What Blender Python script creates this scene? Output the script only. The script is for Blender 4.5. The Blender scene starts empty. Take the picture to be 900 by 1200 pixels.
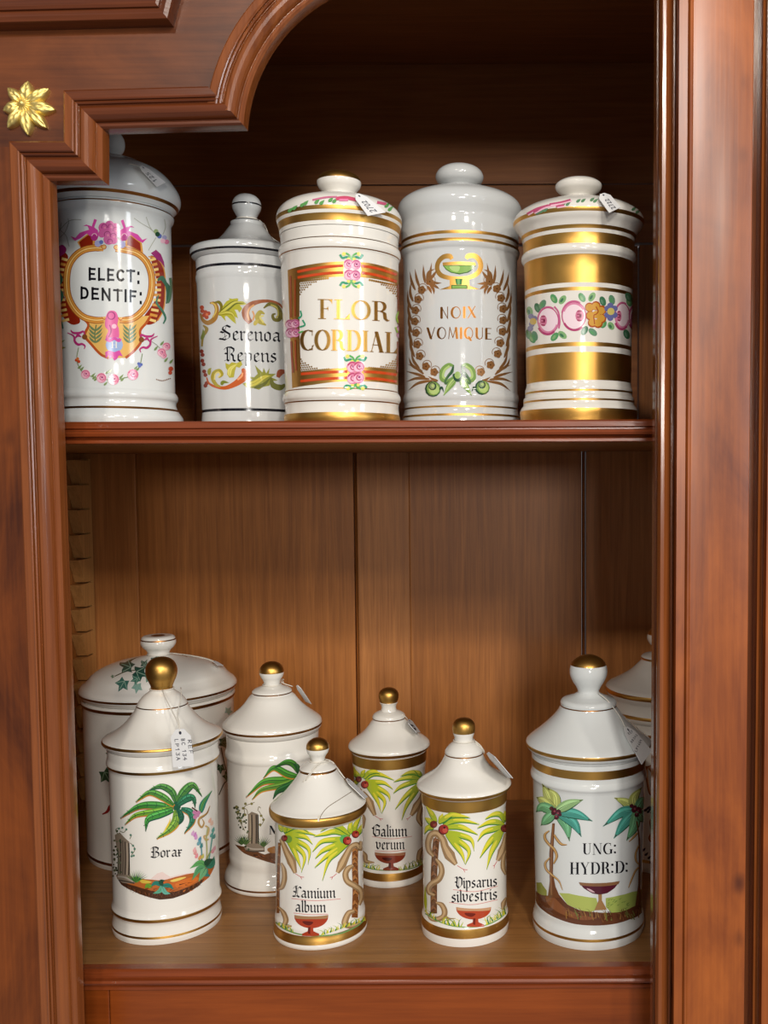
import bpy, bmesh, math, random
from mathutils import Vector, Matrix
from mathutils.geometry import tessellate_polygon

random.seed(7)
PI = math.pi
C = bpy.context.scene.collection

# ------------------------------------------------------------------ camera
FPX, CXP, CYP = 1150.0, 600.0, 626.0          # focal length and optical axis on the 900 x 1200 frame
PITCH, ROLL = math.radians(3.44), -0.0045
cam = bpy.data.cameras.new('camera')
cam.sensor_fit = 'VERTICAL'
cam.sensor_height = 36.0
cam.lens = 36.0 * FPX / 1200.0
cam.shift_x = -(CXP - 450.0) / 1200.0
cam.shift_y = (CYP - 600.0) / 1200.0
cam.clip_start = 0.02
camo = bpy.data.objects.new('camera', cam)
C.objects.link(camo)
CM = Matrix.Rotation(PI / 2 - PITCH, 4, 'X') @ Matrix.Rotation(ROLL, 4, 'Z')
camo.matrix_world = CM
bpy.context.scene.camera = camo
CR = CM.to_3x3()

# ------------------------------------------------------------------ world, lights, exposure
sc = bpy.context.scene
sc.view_settings.view_transform = 'Standard'
sc.view_settings.look = 'None'
sc.view_settings.gamma = 1.0
sc.view_settings.use_curve_mapping = False
sc.view_settings.exposure = -0.07
w = bpy.data.worlds.new('shop')
sc.world = w
w.use_nodes = True
bg = w.node_tree.nodes['Background']
bg.inputs['Color'].default_value = (0.95, 0.96, 1.0, 1)
bg.inputs['Strength'].default_value = 0.27
AIM = Vector((-0.12, 0.95, -0.05))


def area(name, az, el, dist, sx, sy, power, col):
    """a window or lamp of the shop, az degrees to the right and el degrees up from the cabinet"""
    l = bpy.data.lights.new(name, 'AREA')
    l.shape = 'RECTANGLE'
    l.size, l.size_y = sx, sy
    l.energy = power
    l.color = col
    o = bpy.data.objects.new(name, l)
    a, e = math.radians(az), math.radians(el)
    d = Vector((math.sin(a) * math.cos(e), -math.cos(a) * math.cos(e), math.sin(e)))
    o.location = AIM + d * dist
    o.rotation_euler = (-d).to_track_quat('-Z', 'Y').to_euler()
    C.objects.link(o)


area('ceiling_lamp', 17, 25.5, 3.2, 0.20, 0.40, 40, (1.0, 0.94, 0.86))
area('ceiling_lamp', 30, 18, 3.4, 0.14, 0.14, 18, (1.0, 0.92, 0.80))
area('ceiling_lamp', -8, 29, 3.2, 0.16, 0.16, 22, (1.0, 0.90, 0.78))
area('shop_window', 8, 5.5, 3.6, 0.55, 0.34, 30, (1.0, 0.96, 0.90))
area('shop_window', 50, 9, 3.6, 0.5, 1.3, 24, (0.88, 0.94, 1.0))


# ------------------------------------------------------------------ projection helpers (photo pixel -> place)
def ray(px, py):
    return (CR @ Vector(((px - CXP) / FPX, (CYP - py) / FPX, -1.0)))


def P(px, py, Y):
    d = ray(px, py)
    return d * (Y / d.y)


def PZ(px, py, Z):
    d = ray(px, py)
    return d * (Z / d.z)


# ------------------------------------------------------------------ materials
def lin(c):
    return tuple(((v / 255) / 12.92 if v / 255 <= 0.04045 else ((v / 255 + 0.055) / 1.055) ** 2.4) for v in c)


MATS = {}


def plain(name, rgb, rough=0.3, metal=0.0, coat=0.0):
    if name in MATS:
        return MATS[name]
    m = bpy.data.materials.new(name)
    m.use_nodes = True
    b = m.node_tree.nodes['Principled BSDF']
    b.inputs['Base Color'].default_value = (*lin(rgb), 1)
    b.inputs['Roughness'].default_value = rough
    b.inputs['Metallic'].default_value = metal
    b.inputs['Coat Weight'].default_value = coat
    b.inputs['Coat Roughness'].default_value = 0.05
    MATS[name] = m
    return m


def paint(rgb):
    return plain('paint_%d_%d_%d' % rgb, rgb, 0.16, 0.0)


def china(name, rgb):
    m = plain(name, rgb, 0.1)
    nt = m.node_tree
    b = nt.nodes['Principled BSDF']
    n = nt.nodes.new('ShaderNodeTexNoise')
    n.inputs['Scale'].default_value = 70
    n.inputs['Detail'].default_value = 3
    tc = nt.nodes.new('ShaderNodeTexCoord')
    nt.links.new(tc.outputs['Object'], n.inputs['Vector'])
    bp = nt.nodes.new('ShaderNodeBump')
    bp.inputs['Strength'].default_value = 0.05
    bp.inputs['Distance'].default_value = 0.002
    nt.links.new(n.outputs['Fac'], bp.inputs['Height'])
    nt.links.new(bp.outputs['Normal'], b.inputs['Normal'])
    mx = nt.nodes.new('ShaderNodeMix')
    mx.data_type = 'RGBA'
    n2 = nt.nodes.new('ShaderNodeTexNoise')
    n2.inputs['Scale'].default_value = 14
    nt.links.new(tc.outputs['Object'], n2.inputs['Vector'])
    nt.links.new(n2.outputs['Fac'], mx.inputs['Factor'])
    c = lin(rgb)
    mx.inputs['A'].default_value = (*c, 1)
    mx.inputs['B'].default_value = (c[0] * .93, c[1] * .92, c[2] * .90, 1)
    nt.links.new(mx.outputs['Result'], b.inputs['Base Color'])
    return m


def gilt(name, rgb, rough):
    m = plain(name, rgb, rough, 1.0)
    nt = m.node_tree
    b = nt.nodes['Principled BSDF']
    n = nt.nodes.new('ShaderNodeTexNoise')
    n.inputs['Scale'].default_value = 60
    n.inputs['Detail'].default_value = 4
    tc = nt.nodes.new('ShaderNodeTexCoord')
    nt.links.new(tc.outputs['Object'], n.inputs['Vector'])
    mr = nt.nodes.new('ShaderNodeMapRange')
    mr.inputs['To Min'].default_value = rough * 0.8
    mr.inputs['To Max'].default_value = rough * 1.25
    nt.links.new(n.outputs['Fac'], mr.inputs['Value'])
    nt.links.new(mr.outputs['Result'], b.inputs['Roughness'])
    return m


def wood(name, dark, light, axis='z', scale=1.0, rough=0.35, coat=0.0, burl=0.0, fig=0.0, gs=60, gl=3.0, width=0.5, spec=0.4):
    """procedural timber: long noise along the grain axis, pores, and (burl) round dark knots"""
    m = bpy.data.materials.new(name)
    m.use_nodes = True
    nt = m.node_tree
    L = nt.links.new
    b = nt.nodes['Principled BSDF']
    tc = nt.nodes.new('ShaderNodeTexCoord')
    mp = nt.nodes.new('ShaderNodeMapping')
    s = [gs * scale] * 3
    s['xyz'.index(axis)] = gl * scale
    mp.inputs['Scale'].default_value = s
    L(tc.outputs['Object'], mp.inputs['Vector'])
    n1 = nt.nodes.new('ShaderNodeTexNoise')
    n1.inputs['Scale'].default_value = 1.0
    n1.inputs['Detail'].default_value = 7
    n1.inputs['Roughness'].default_value = 0.62
    n1.inputs['Distortion'].default_value = 0.6
    L(mp.outputs['Vector'], n1.inputs['Vector'])
    mp2 = nt.nodes.new('ShaderNodeMapping')
    s2 = [420 * scale] * 3
    s2['xyz'.index(axis)] = 14 * scale
    mp2.inputs['Scale'].default_value = s2
    L(tc.outputs['Object'], mp2.inputs['Vector'])
    n2 = nt.nodes.new('ShaderNodeTexNoise')
    n2.inputs['Scale'].default_value = 1.0
    n2.inputs['Detail'].default_value = 3
    L(mp2.outputs['Vector'], n2.inputs['Vector'])
    n3 = nt.nodes.new('ShaderNodeTexNoise')
    n3.inputs['Scale'].default_value = 6.0
    n3.inputs['Detail'].default_value = 5
    n3.inputs['Distortion'].default_value = 1.2
    L(tc.outputs['Object'], n3.inputs['Vector'])
    ad = nt.nodes.new('ShaderNodeMath')
    ad.operation = 'MULTIPLY_ADD'
    ad.inputs[1].default_value = 0.35
    L(n2.outputs['Fac'], ad.inputs[0])
    L(n1.outputs['Fac'], ad.inputs[2])
    ad2 = nt.nodes.new('ShaderNodeMath')
    ad2.operation = 'MULTIPLY_ADD'
    ad2.inputs[1].default_value = 0.25 + fig
    L(n3.outputs['Fac'], ad2.inputs[0])
    L(ad.outputs[0], ad2.inputs[2])
    cr = nt.nodes.new('ShaderNodeValToRGB')
    lo = 0.80 + fig * .5 - width / 2
    cr.color_ramp.elements[0].position = lo / 2
    cr.color_ramp.elements[0].color = (*lin(dark), 1)
    cr.color_ramp.elements[1].position = (lo + width) / 2
    cr.color_ramp.elements[1].color = (*lin(light), 1)
    # ramp works on 0..1, so bring the sum down
    dv = nt.nodes.new('ShaderNodeMath')
    dv.operation = 'MULTIPLY'
    dv.inputs[1].default_value = 0.5
    L(ad2.outputs[0], dv.inputs[0])
    L(dv.outputs[0], cr.inputs['Fac'])
    col = cr.outputs['Color']
    if burl > 0:
        mp3 = nt.nodes.new('ShaderNodeMapping')
        mp3.inputs['Scale'].default_value = (36, 36, 22)
        L(tc.outputs['Object'], mp3.inputs['Vector'])
        vo = nt.nodes.new('ShaderNodeTexVoronoi')
        vo.inputs['Scale'].default_value = 1.0
        L(mp3.outputs['Vector'], vo.inputs['Vector'])
        r2 = nt.nodes.new('ShaderNodeMapRange')
        r2.interpolation_type = 'SMOOTHSTEP'
        r2.inputs['From Min'].default_value = 0.03
        r2.inputs['From Max'].default_value = 0.30
        r2.inputs['To Min'].default_value = burl
        r2.inputs['To Max'].default_value = 0.0
        L(vo.outputs['Distance'], r2.inputs['Value'])
        pk = nt.nodes.new('ShaderNodeMath')
        pk.operation = 'GREATER_THAN'
        pk.inputs[1].default_value = 0.6
        sp = nt.nodes.new('ShaderNodeSeparateColor')
        L(vo.outputs['Color'], sp.inputs['Color'])
        L(sp.outputs['Red'], pk.inputs[0])
        ml = nt.nodes.new('ShaderNodeMath')
        ml.operation = 'MULTIPLY'
        L(r2.outputs['Result'], ml.inputs[0])
        L(pk.outputs[0], ml.inputs[1])
        mx = nt.nodes.new('ShaderNodeMix')
        mx.data_type = 'RGBA'
        L(ml.outputs[0], mx.inputs['Factor'])
        L(col, mx.inputs['A'])
        d = lin(dark)
        mx.inputs['B'].default_value = (d[0] * .45, d[1] * .4, d[2] * .45, 1)
        col = mx.outputs['Result']
    L(col, b.inputs['Base Color'])
    b.inputs['Roughness'].default_value = rough
    b.inputs['Specular IOR Level'].default_value = spec
    b.inputs['Coat Weight'].default_value = coat
    b.inputs['Coat Roughness'].default_value = 0.22
    bp = nt.nodes.new('ShaderNodeBump')
    bp.inputs['Strength'].default_value = 0.12
    bp.inputs['Distance'].default_value = 0.001
    L(n2.outputs['Fac'], bp.inputs['Height'])
    L(bp.outputs['Normal'], b.inputs['Normal'])
    MATS[name] = m
    return m


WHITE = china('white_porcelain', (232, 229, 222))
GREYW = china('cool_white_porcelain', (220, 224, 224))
SHADEW = china('shaded_white_porcelain', (202, 205, 206))  # white glaze, greyed to put the shade under the arch into the colour
GOLD = gilt('gilding', (200, 154, 80), 0.38)
GOLDD = gilt('worn_gilding', (156, 106, 54), 0.4)
LAUREL = plain('laurel_gilding', (146, 104, 62), 0.34, 0.45)
BRASS = gilt('brass', (236, 212, 132), 0.5)
INK = plain('black_enamel', (22, 22, 30), 0.18)
CARD = plain('card', (226, 226, 226), 0.75)
INKPEN = plain('biro_ink', (52, 54, 70), 0.7)
STRING = plain('cotton_string', (220, 214, 202), 0.85)
OAK = wood('oak', (128, 74, 31), (202, 130, 64), 'z', 1.0, 0.45, gs=150, gl=5, width=.75)
OAK2 = wood('oak_light', (142, 86, 41), (212, 142, 78), 'z', 1.1, 0.45, gs=150, gl=5, width=.75)
OAKR = wood('oak_rack', (160, 108, 56), (222, 166, 98), 'z', 1.1, 0.5, gs=120, gl=8, width=.8)
OAKX = wood('oak_shelf', (110, 72, 36), (172, 120, 66), 'x', 1.0, 0.4, gs=120, gl=5, width=.7)
OAKD = wood('oak_dark', (140, 82, 40), (190, 122, 66), 'x', 1.0, 0.45, gs=120, gl=5, width=.7)
MAHOG = wood('mahogany_stile', (68, 28, 6), (132, 66, 20), 'z', 0.7, 0.36, 0.0, 0.6, 0.45, 26, 7, .52)
MAHP = wood('mahogany_pilaster', (98, 40, 9), (166, 88, 30), 'z', 0.7, 0.4, 0.16, 0.85, 0.45, 26, 7, .55, .5)
MAHX = wood('mahogany_spandrel', (66, 28, 8), (120, 62, 24), 'x', 0.7, 0.38, 0.0, 0.4, 0.5, 26, 9, .55)
MAHH = wood('mahogany_crossbar', (68, 30, 12), (114, 57, 27), 'x', 1.2, 0.25, 0.1, gs=80, gl=4, width=.7)
MAHM = wood('mahogany_moulding', (96, 46, 18), (152, 86, 42), 'z', 1.2, 0.17, 0.4, gs=80, gl=4, width=.7)
MAHS = wood('mahogany_edge', (94, 39, 14), (146, 70, 33), 'x', 1.2, 0.25, 0.15, gs=80, gl=4, width=.7)
MAHB = wood('mahogany_rail', (104, 44, 11), (156, 76, 25), 'x', 0.8, 0.3, 0.1, gs=50, gl=4, width=.7)


# ------------------------------------------------------------------ objects
def link(o, parent=None):
    C.objects.link(o)
    if parent is not None:
        o.parent = parent
        o.matrix_parent_inverse = Matrix.Translation(parent.location).inverted()
    return o


def thing(name, loc, label, cat, group=None):
    o = bpy.data.objects.new(name, None)
    o.empty_display_size = 0.02
    o.location = loc
    o['label'] = label
    o['category'] = cat
    if group:
        o['group'] = group
    return link(o)


def mesh_obj(name, verts, faces, mats, parent=None, fmat=None, smooth=False, sharp=None):
    me = bpy.data.meshes.new(name)
    me.from_pydata([tuple(v) for v in verts], [], faces)
    for m in (mats if isinstance(mats, (list, tuple)) else [mats]):
        me.materials.append(m)
    if fmat:
        me.polygons.foreach_set('material_index', fmat)
    me.update()
    if smooth:
        me.polygons.foreach_set('use_smooth', [True] * len(me.polygons))
        if sharp:
            me.set_sharp_from_angle(angle=math.radians(sharp))
    o = bpy.data.objects.new(name, me)
    return link(o, parent)


def bm_obj(name, bm, mats, parent=None, smooth=False, sharp=40):
    me = bpy.data.meshes.new(name)
    bmesh.ops.recalc_face_normals(bm, faces=bm.faces)
    bm.to_mesh(me)
    bm.free()
    for m in (mats if isinstance(mats, (list, tuple)) else [mats]):
        me.materials.append(m)
    if smooth:
        me.polygons.foreach_set('use_smooth', [True] * len(me.polygons))
        me.set_sharp_from_angle(angle=math.radians(sharp))
    o = bpy.data.objects.new(name, me)
    return link(o, parent)


def add_box(bm, x0, x1, y0, y1, z0, z1, bev=0.0):
    r = bmesh.ops.create_cube(bm, size=1.0)
    vs = r['verts']
    for v in vs:
        v.co = Vector(((x0 + x1) / 2 + v.co.x * (x1 - x0), (y0 + y1) / 2 + v.co.y * (y1 - y0),
                       (z0 + z1) / 2 + v.co.z * (z1 - z0)))
    if bev:
        es = list({e for v in vs for e in v.link_edges})
        bmesh.ops.bevel(bm, geom=es, offset=bev, segments=2, affect='EDGES', profile=0.6)


def tube_geo(pts, r, n=8, closed=False):
    V, F = [], []
    pts = [Vector(p) for p in pts]
    m = len(pts)
    up = Vector((0.3, 0.2, 1)).normalized()
    for i, p in enumerate(pts):
        if closed:
            t = pts[(i + 1) % m] - pts[i - 1]
        else:
            t = pts[min(i + 1, m - 1)] - pts[max(i - 1, 0)]
        t.normalize()
        a = t.cross(up)
        if a.length < 1e-4:
            a = t.cross(Vector((1, 0, 0)))
        a.normalize()
        bb = a.cross(t)
        for k in range(n):
            q = 2 * PI * k / n
            V.append(p + (a * math.cos(q) + bb * math.sin(q)) * r)
    for i in range(m if closed else m - 1):
        for k in range(n):
            j = (i + 1) % m
            F.append((i * n + k, i * n + (k + 1) % n, j * n + (k + 1) % n, j * n + k))
    if not closed:
        F.append(tuple(reversed(range(n))))
        F.append(tuple((m - 1) * n + k for k in range(n)))
    return V, F


def crom(pts, sub=6, closed=False):
    """Catmull-Rom through 2-D or 3-D points"""
    pts = [Vector(p) for p in pts]
    n = len(pts)
    if n < 3:
        if n == 2:
            return [pts[0].lerp(pts[1], k / sub) for k in range(sub + 1)]
        return pts
    out = []
    for i in range(n if closed else n - 1):
        if closed:
            a, b, c, d = pts[i - 1], pts[i], pts[(i + 1) % n], pts[(i + 2) % n]
        else:
            b, c = pts[i], pts[i + 1]
            a = pts[i - 1] if i > 0 else b * 2 - c
            d = pts[i + 2] if i + 2 < n else c * 2 - b
        for k in range(sub):
            t = k / sub
            out.append(0.5 * ((2 * b) + (c - a) * t + (2 * a - 5 * b + 4 * c - d) * t * t
                              + (3 * b - a - 3 * c + d) * t ** 3))
    if not closed:
        out.append(pts[-1])
    return out


# ------------------------------------------------------------------ turned porcelain
NSEG = 128
DTH = 2 * PI / NSEG


def smooth_profile(ctrl):
    """monotone resampling of (z, r) control points, top to bottom"""
    out = []
    n = len(ctrl)
    for i in range(n - 1):
        p1, p2 = Vector(ctrl[i]), Vector(ctrl[i + 1])
        p0 = Vector(ctrl[i - 1]) if i else p1
        p3 = Vector(ctrl[i + 2]) if i + 2 < n else p2
        seg = (p2 - p1).length
        if seg < 1e-7:
            continue
        def tang(a, b, c):
            da, db = b - a, c - b
            la, lb = da.length, db.length
            if la < 1e-7 or lb < 1e-7:
                return None
            ua, ub = da / la, db / lb
            if ua.dot(ub) < 0.25:
                return None                      # a sharp corner
            return ((ua * lb + ub * la) / (la + lb))
        t1 = tang(p0, p1, p2)
        t2 = tang(p1, p2, p3)
        d = (p2 - p1)
        l0, l3 = (p1 - p0).length or seg, (p3 - p2).length or seg
        m1 = d if (not t1 or seg > 4 * l0) else t1 * min(seg, 2 * l0)
        m2 = d if (not t2 or seg > 4 * l3) else t2 * min(seg, 2 * l3)
        k = 5 if seg > 0.002 else 3
        for j in range(k):
            t = j / k
            h = (2 * t ** 3 - 3 * t * t + 1, t ** 3 - 2 * t * t + t, -2 * t ** 3 + 3 * t * t, t ** 3 - t * t)
            q = p1 * h[0] + m1 * h[1] + p2 * h[2] + m2 * h[3]
            out.append((q.x, max(q.y, 0.0)))
    out.append(tuple(ctrl[-1]))
    return out


class Jar:
    """lidded porcelain jar; lid and body profiles are (photo row at the silhouette, half width in photo px)"""

    def __init__(self, name, label, x0, Y, finial, lid, body, base_z, bands, white=None, capgold=None, group=None,
                 tilt=0.0, dx_lid=0.0):
        self.name, self.Y, self.white = name, Y, white or WHITE
        mid = body[len(body) // 2][0]
        pb = P(x0, mid, Y)
        self.X = pb.x
        self.x0, self.mid = x0, mid
        self.base_z = base_z
        self.root = thing(name, (self.X, Y, base_z), label, 'jar', group)
        cph = math.cos(math.atan2(abs(self.X), Y))

        def cv(prof):
            o = []
            for y, r in prof:
                p = P(x0, y, Y)
                q = P(x0 + r, y, Y)
                o.append((p.z, (q.x - p.x) * cph))
            return o
        self.finial = smooth_profile(cv(finial)) if finial else []
        self.lid = smooth_profile(cv(lid))
        b = cv(body)
        # the last body points stand on the shelf
        b = [(max(z, base_z), r) for z, r in b if z > base_z + 1e-4]
        b.append((base_z, b[-1][1] * 0.985))
        self.body = smooth_profile(b)
        zz = lambda y: P(x0, y, Y).z
        self.bands = [(zz(a), zz(c), m) for a, c, m in bands]
        self.dec = []          # (theta/z polygons, surface, material)
        self.step = 2e-6
        self.n = 0
        self.tilt = tilt

    # radius lookups -------------------------------------------------
    def rad(self, z, surf):
        pr = self.lid if surf == 'lid' else self.body
        if z >= pr[0][0]:
            return pr[0][1]
        for (z0, r0), (z1, r1) in zip(pr, pr[1:]):
            if z1 <= z <= z0:
                t = 0 if z0 - z1 < 1e-9 else (z0 - z) / (z0 - z1)
                return r0 + (r1 - r0) * t
        return pr[-1][1]

    def hit(self, px, py, surf='body'):
        """photo pixel -> (theta, z) on the turned surface"""
        d = ray(px, py)
        d = d / d.y
        # closest approach of the ray to the axis, in plan
        den = d.x * d.x + 1.0
        tc = (self.X * d.x + self.Y) / den
        f = lambda t: math.hypot(d.x * t - self.X, t - self.Y) - self.rad(d.z * t, surf)
        t0 = tc - 0.13
        N = 40
        prev = t0
        fp = f(t0)
        for k in range(1, N + 1):
            t = t0 + 0.13 * k / N
            ft = f(t)
            if fp > 0 and ft <= 0:
                lo, hi = prev, t
                for _ in range(18):
                    m = (lo + hi) / 2
                    if f(m) > 0:
                        lo = m
                    else:
                        hi = m
                t = hi
                p = d * t
                return math.atan2(p.x - self.X, -(p.y - self.Y)), p.z
            prev, fp = t, ft
        p = d * tc
        th = math.atan2(p.x - self.X, -(p.y - self.Y))
        r = self.rad(p.z, surf)
        over = math.hypot(p.x - self.X, p.y - self.Y) - r
        return th + math.copysign(min(over / r, 0.6), th) , p.z

    def point(self, th, z, surf='body', off=0.0):
        r = self.rad(z, surf) + off
        k = math.floor(th / DTH)
        mid = (k + 0.5) * DTH
        re = r * math.cos(DTH / 2) / math.cos(th - mid)
        return Vector((self.X + re * math.sin(th), self.Y - re * math.cos(th), z))

    def surf_point(self, px, py, surf='lid', off=0.0):
        th, z = self.hit(px, py, surf)
        return self.point(th, z, surf, off)

    # painting -------------------------------------------------------
    def polys(self, plist, mat, surf='body'):
        """plist: convex or simple polygons in photo pixels"""
        self.n += 1
        out = []
        for pts in plist:
            q = [self.hit(x, y, surf) for x, y in pts]
            if len(q) > 4:
                tris = tessellate_polygon([[Vector((a, b, 0)) for a, b in q]])
                out += [[q[i] for i in t] for t in tris]
            elif len(q) == 4:
                out += [[q[0], q[1], q[2]], [q[0], q[2], q[3]]]
            else:
                out.append(q)
        self.dec.append((out, surf, mat, self.n))

    def _geo(self, prof, surf):
        V, F, M = [], [], []
        mats = [self.white]

        def mi(m):
            if m not in mats:
                mats.append(m)
            return mats.index(m)
        # insert band limits
        lim = sorted({z for a, b, _ in self.bands for z in (a, b)}, reverse=True)
        pr = [prof[0]]
        for (z0, r0), (z1, r1) in zip(prof, prof[1:]):
            cuts = [z for z in lim if min(z0, z1) + 1e-7 < z < max(z0, z1) - 1e-7]
            if z1 > z0:
                cuts.reverse()
            for z in cuts:
                t = (z - z0) / (z1 - z0)
                pr.append((z, r0 + (r1 - r0) * t))
            pr.append((z1, r1))
        if pr[0][1] > 1e-6:
            pr.insert(0, (pr[0][0], 0.0))
        if pr[-1][1] > 1e-6:
            pr.append((pr[-1][0], 0.0))
        rows = []
        for z, r in pr:
            if r < 1e-6:
                rows.append([len(V)])
                V.append((self.X, self.Y, z))
            else:
                rows.append(list(range(len(V), len(V) + NSEG)))
                for k in range(NSEG):
                    t = k * DTH
                    V.append((self.X + r * math.sin(t), self.Y - r * math.cos(t), z))
        for i in range(len(rows) - 1):
            zm = (pr[i][0] + pr[i + 1][0]) / 2
            m = 0
            flat = abs(pr[i][0] - pr[i + 1][0]) < 1e-7
            for a, b, mm in self.bands:
                if b - 1e-7 <= zm <= a + 1e-7 and not (flat and mm is not None and len(rows[i]) == 1 and False):
                    m = mi(mm)
            A, B = rows[i], rows[i + 1]
            for k in range(NSEG):
                j = (k + 1) % NSEG
                if len(A) == 1 and len(B) == 1:
                    continue
                if len(A) == 1:
                    F.append((A[0], B[k], B[j]))
                elif len(B) == 1:
                    F.append((A[k], B[0], A[j]))
                else:
                    F.append((A[k], B[k], B[j], A[j]))
                M.append(m)
        return V, F, M, mats

    def _build(self, name, prof, surf, parent):
        V, F, M, mats = self._geo(prof, surf)
        nb = len(F)
        info = []
        for plist, s, mat, n in self.dec:
            if s != surf:
                continue
            if mat not in mats:
                mats.append(mat)
            mi = mats.index(mat)
            off = 4e-5 + n * self.step
            zs = [z for z, r in (self.lid if surf == 'lid' else self.body)]
            for tri in plist:
                ar = sum(tri[i][0] * tri[(i + 1) % 3][1] - tri[(i + 1) % 3][0] * tri[i][1] for i in range(3))
                if abs(ar) < 1e-12:
                    continue
                if ar < 0:
                    tri = tri[::-1]
                k0 = math.floor(min(t for t, _ in tri) / DTH + 1e-6)
                k1 = math.floor(max(t for t, _ in tri) / DTH - 1e-6)
                for k in range(k0, k1 + 1):
                    pc = clip(tri, 0, k * DTH, (k + 1) * DTH)
                    if len(pc) < 3:
                        continue
                    pcs = [pc]
                    if zs:
                        pcs = []
                        zl = [q[1] for q in pc]
                        for za, zb in zip(zs, zs[1:]):
                            if zb > max(zl) or za < min(zl):
                                continue
                            c2 = clip(pc, 1, zb, za)
                            if len(c2) >= 3:
                                pcs.append(c2)
                    for pc in pcs:
                        b0 = len(V)
                        for t, z in pc:
                            t2 = min(max(t, k * DTH + 1e-9), (k + 1) * DTH - 1e-9)
                            V.append(self.point(t2, z, surf, off))
                        F.append(tuple(range(b0, b0 + len(pc))))
                        M.append(mi)
                        info.append((k, [(t, z) for t, z in pc]))
        me = bpy.data.meshes.new(name)
        me.from_pydata([tuple(v) for v in V], [], F)
        for m in mats:
            me.materials.append(m)
        me.polygons.foreach_set('material_index', M)
        me.polygons.foreach_set('use_smooth', [True] * len(F))
        me.set_sharp_from_angle(angle=math.radians(50))
        me.update()
        if info:
            cn = [tuple(c.vector) for c in me.corner_normals]
            li = sum(len(f) for f in F[:nb])
            for k, pc in info:
                for t, z in pc:
                    e = 0.0015
                    s = (self.rad(z + e, surf) - self.rad(z - e, surf)) / (2 * e)
                    nn = Vector((math.sin(t), -math.cos(t), -s)).normalized()
                    cn[li] = tuple(nn)
                    li += 1
            me.normals_split_custom_set(cn)
        o = bpy.data.objects.new(name, me)
        return link(o, parent)

    def build(self):
        b = self._build('body', self.body, 'body', self.root)
        l = self._build('lid', self.lid, 'lid', self.root)
        k = None
        if self.finial:
            k = self._build('knob', self.finial, 'knob', None)
            k.parent = l
            k.matrix_parent_inverse = (Matrix.Translation(self.root.location)
                                       @ l.matrix_parent_inverse).inverted()
        return b, l, k


def clip(poly, ax, lo, hi):
    for sgn, lim in ((1, lo), (-1, hi)):
        out = []
        n = len(poly)
        for i in range(n):
            a, b = poly[i], poly[(i + 1) % n]
            fa, fb = sgn * (a[ax] - lim), sgn * (b[ax] - lim)
            if fa >= 0:
                out.append(a)
            if (fa > 0 and fb < 0) or (fa < 0 and fb > 0):
                t = fa / (fa - fb)
                out.append((a[0] + (b[0] - a[0]) * t, a[1] + (b[1] - a[1]) * t))
        poly = out
        if len(poly) < 3:
            return []
    return poly


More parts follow.
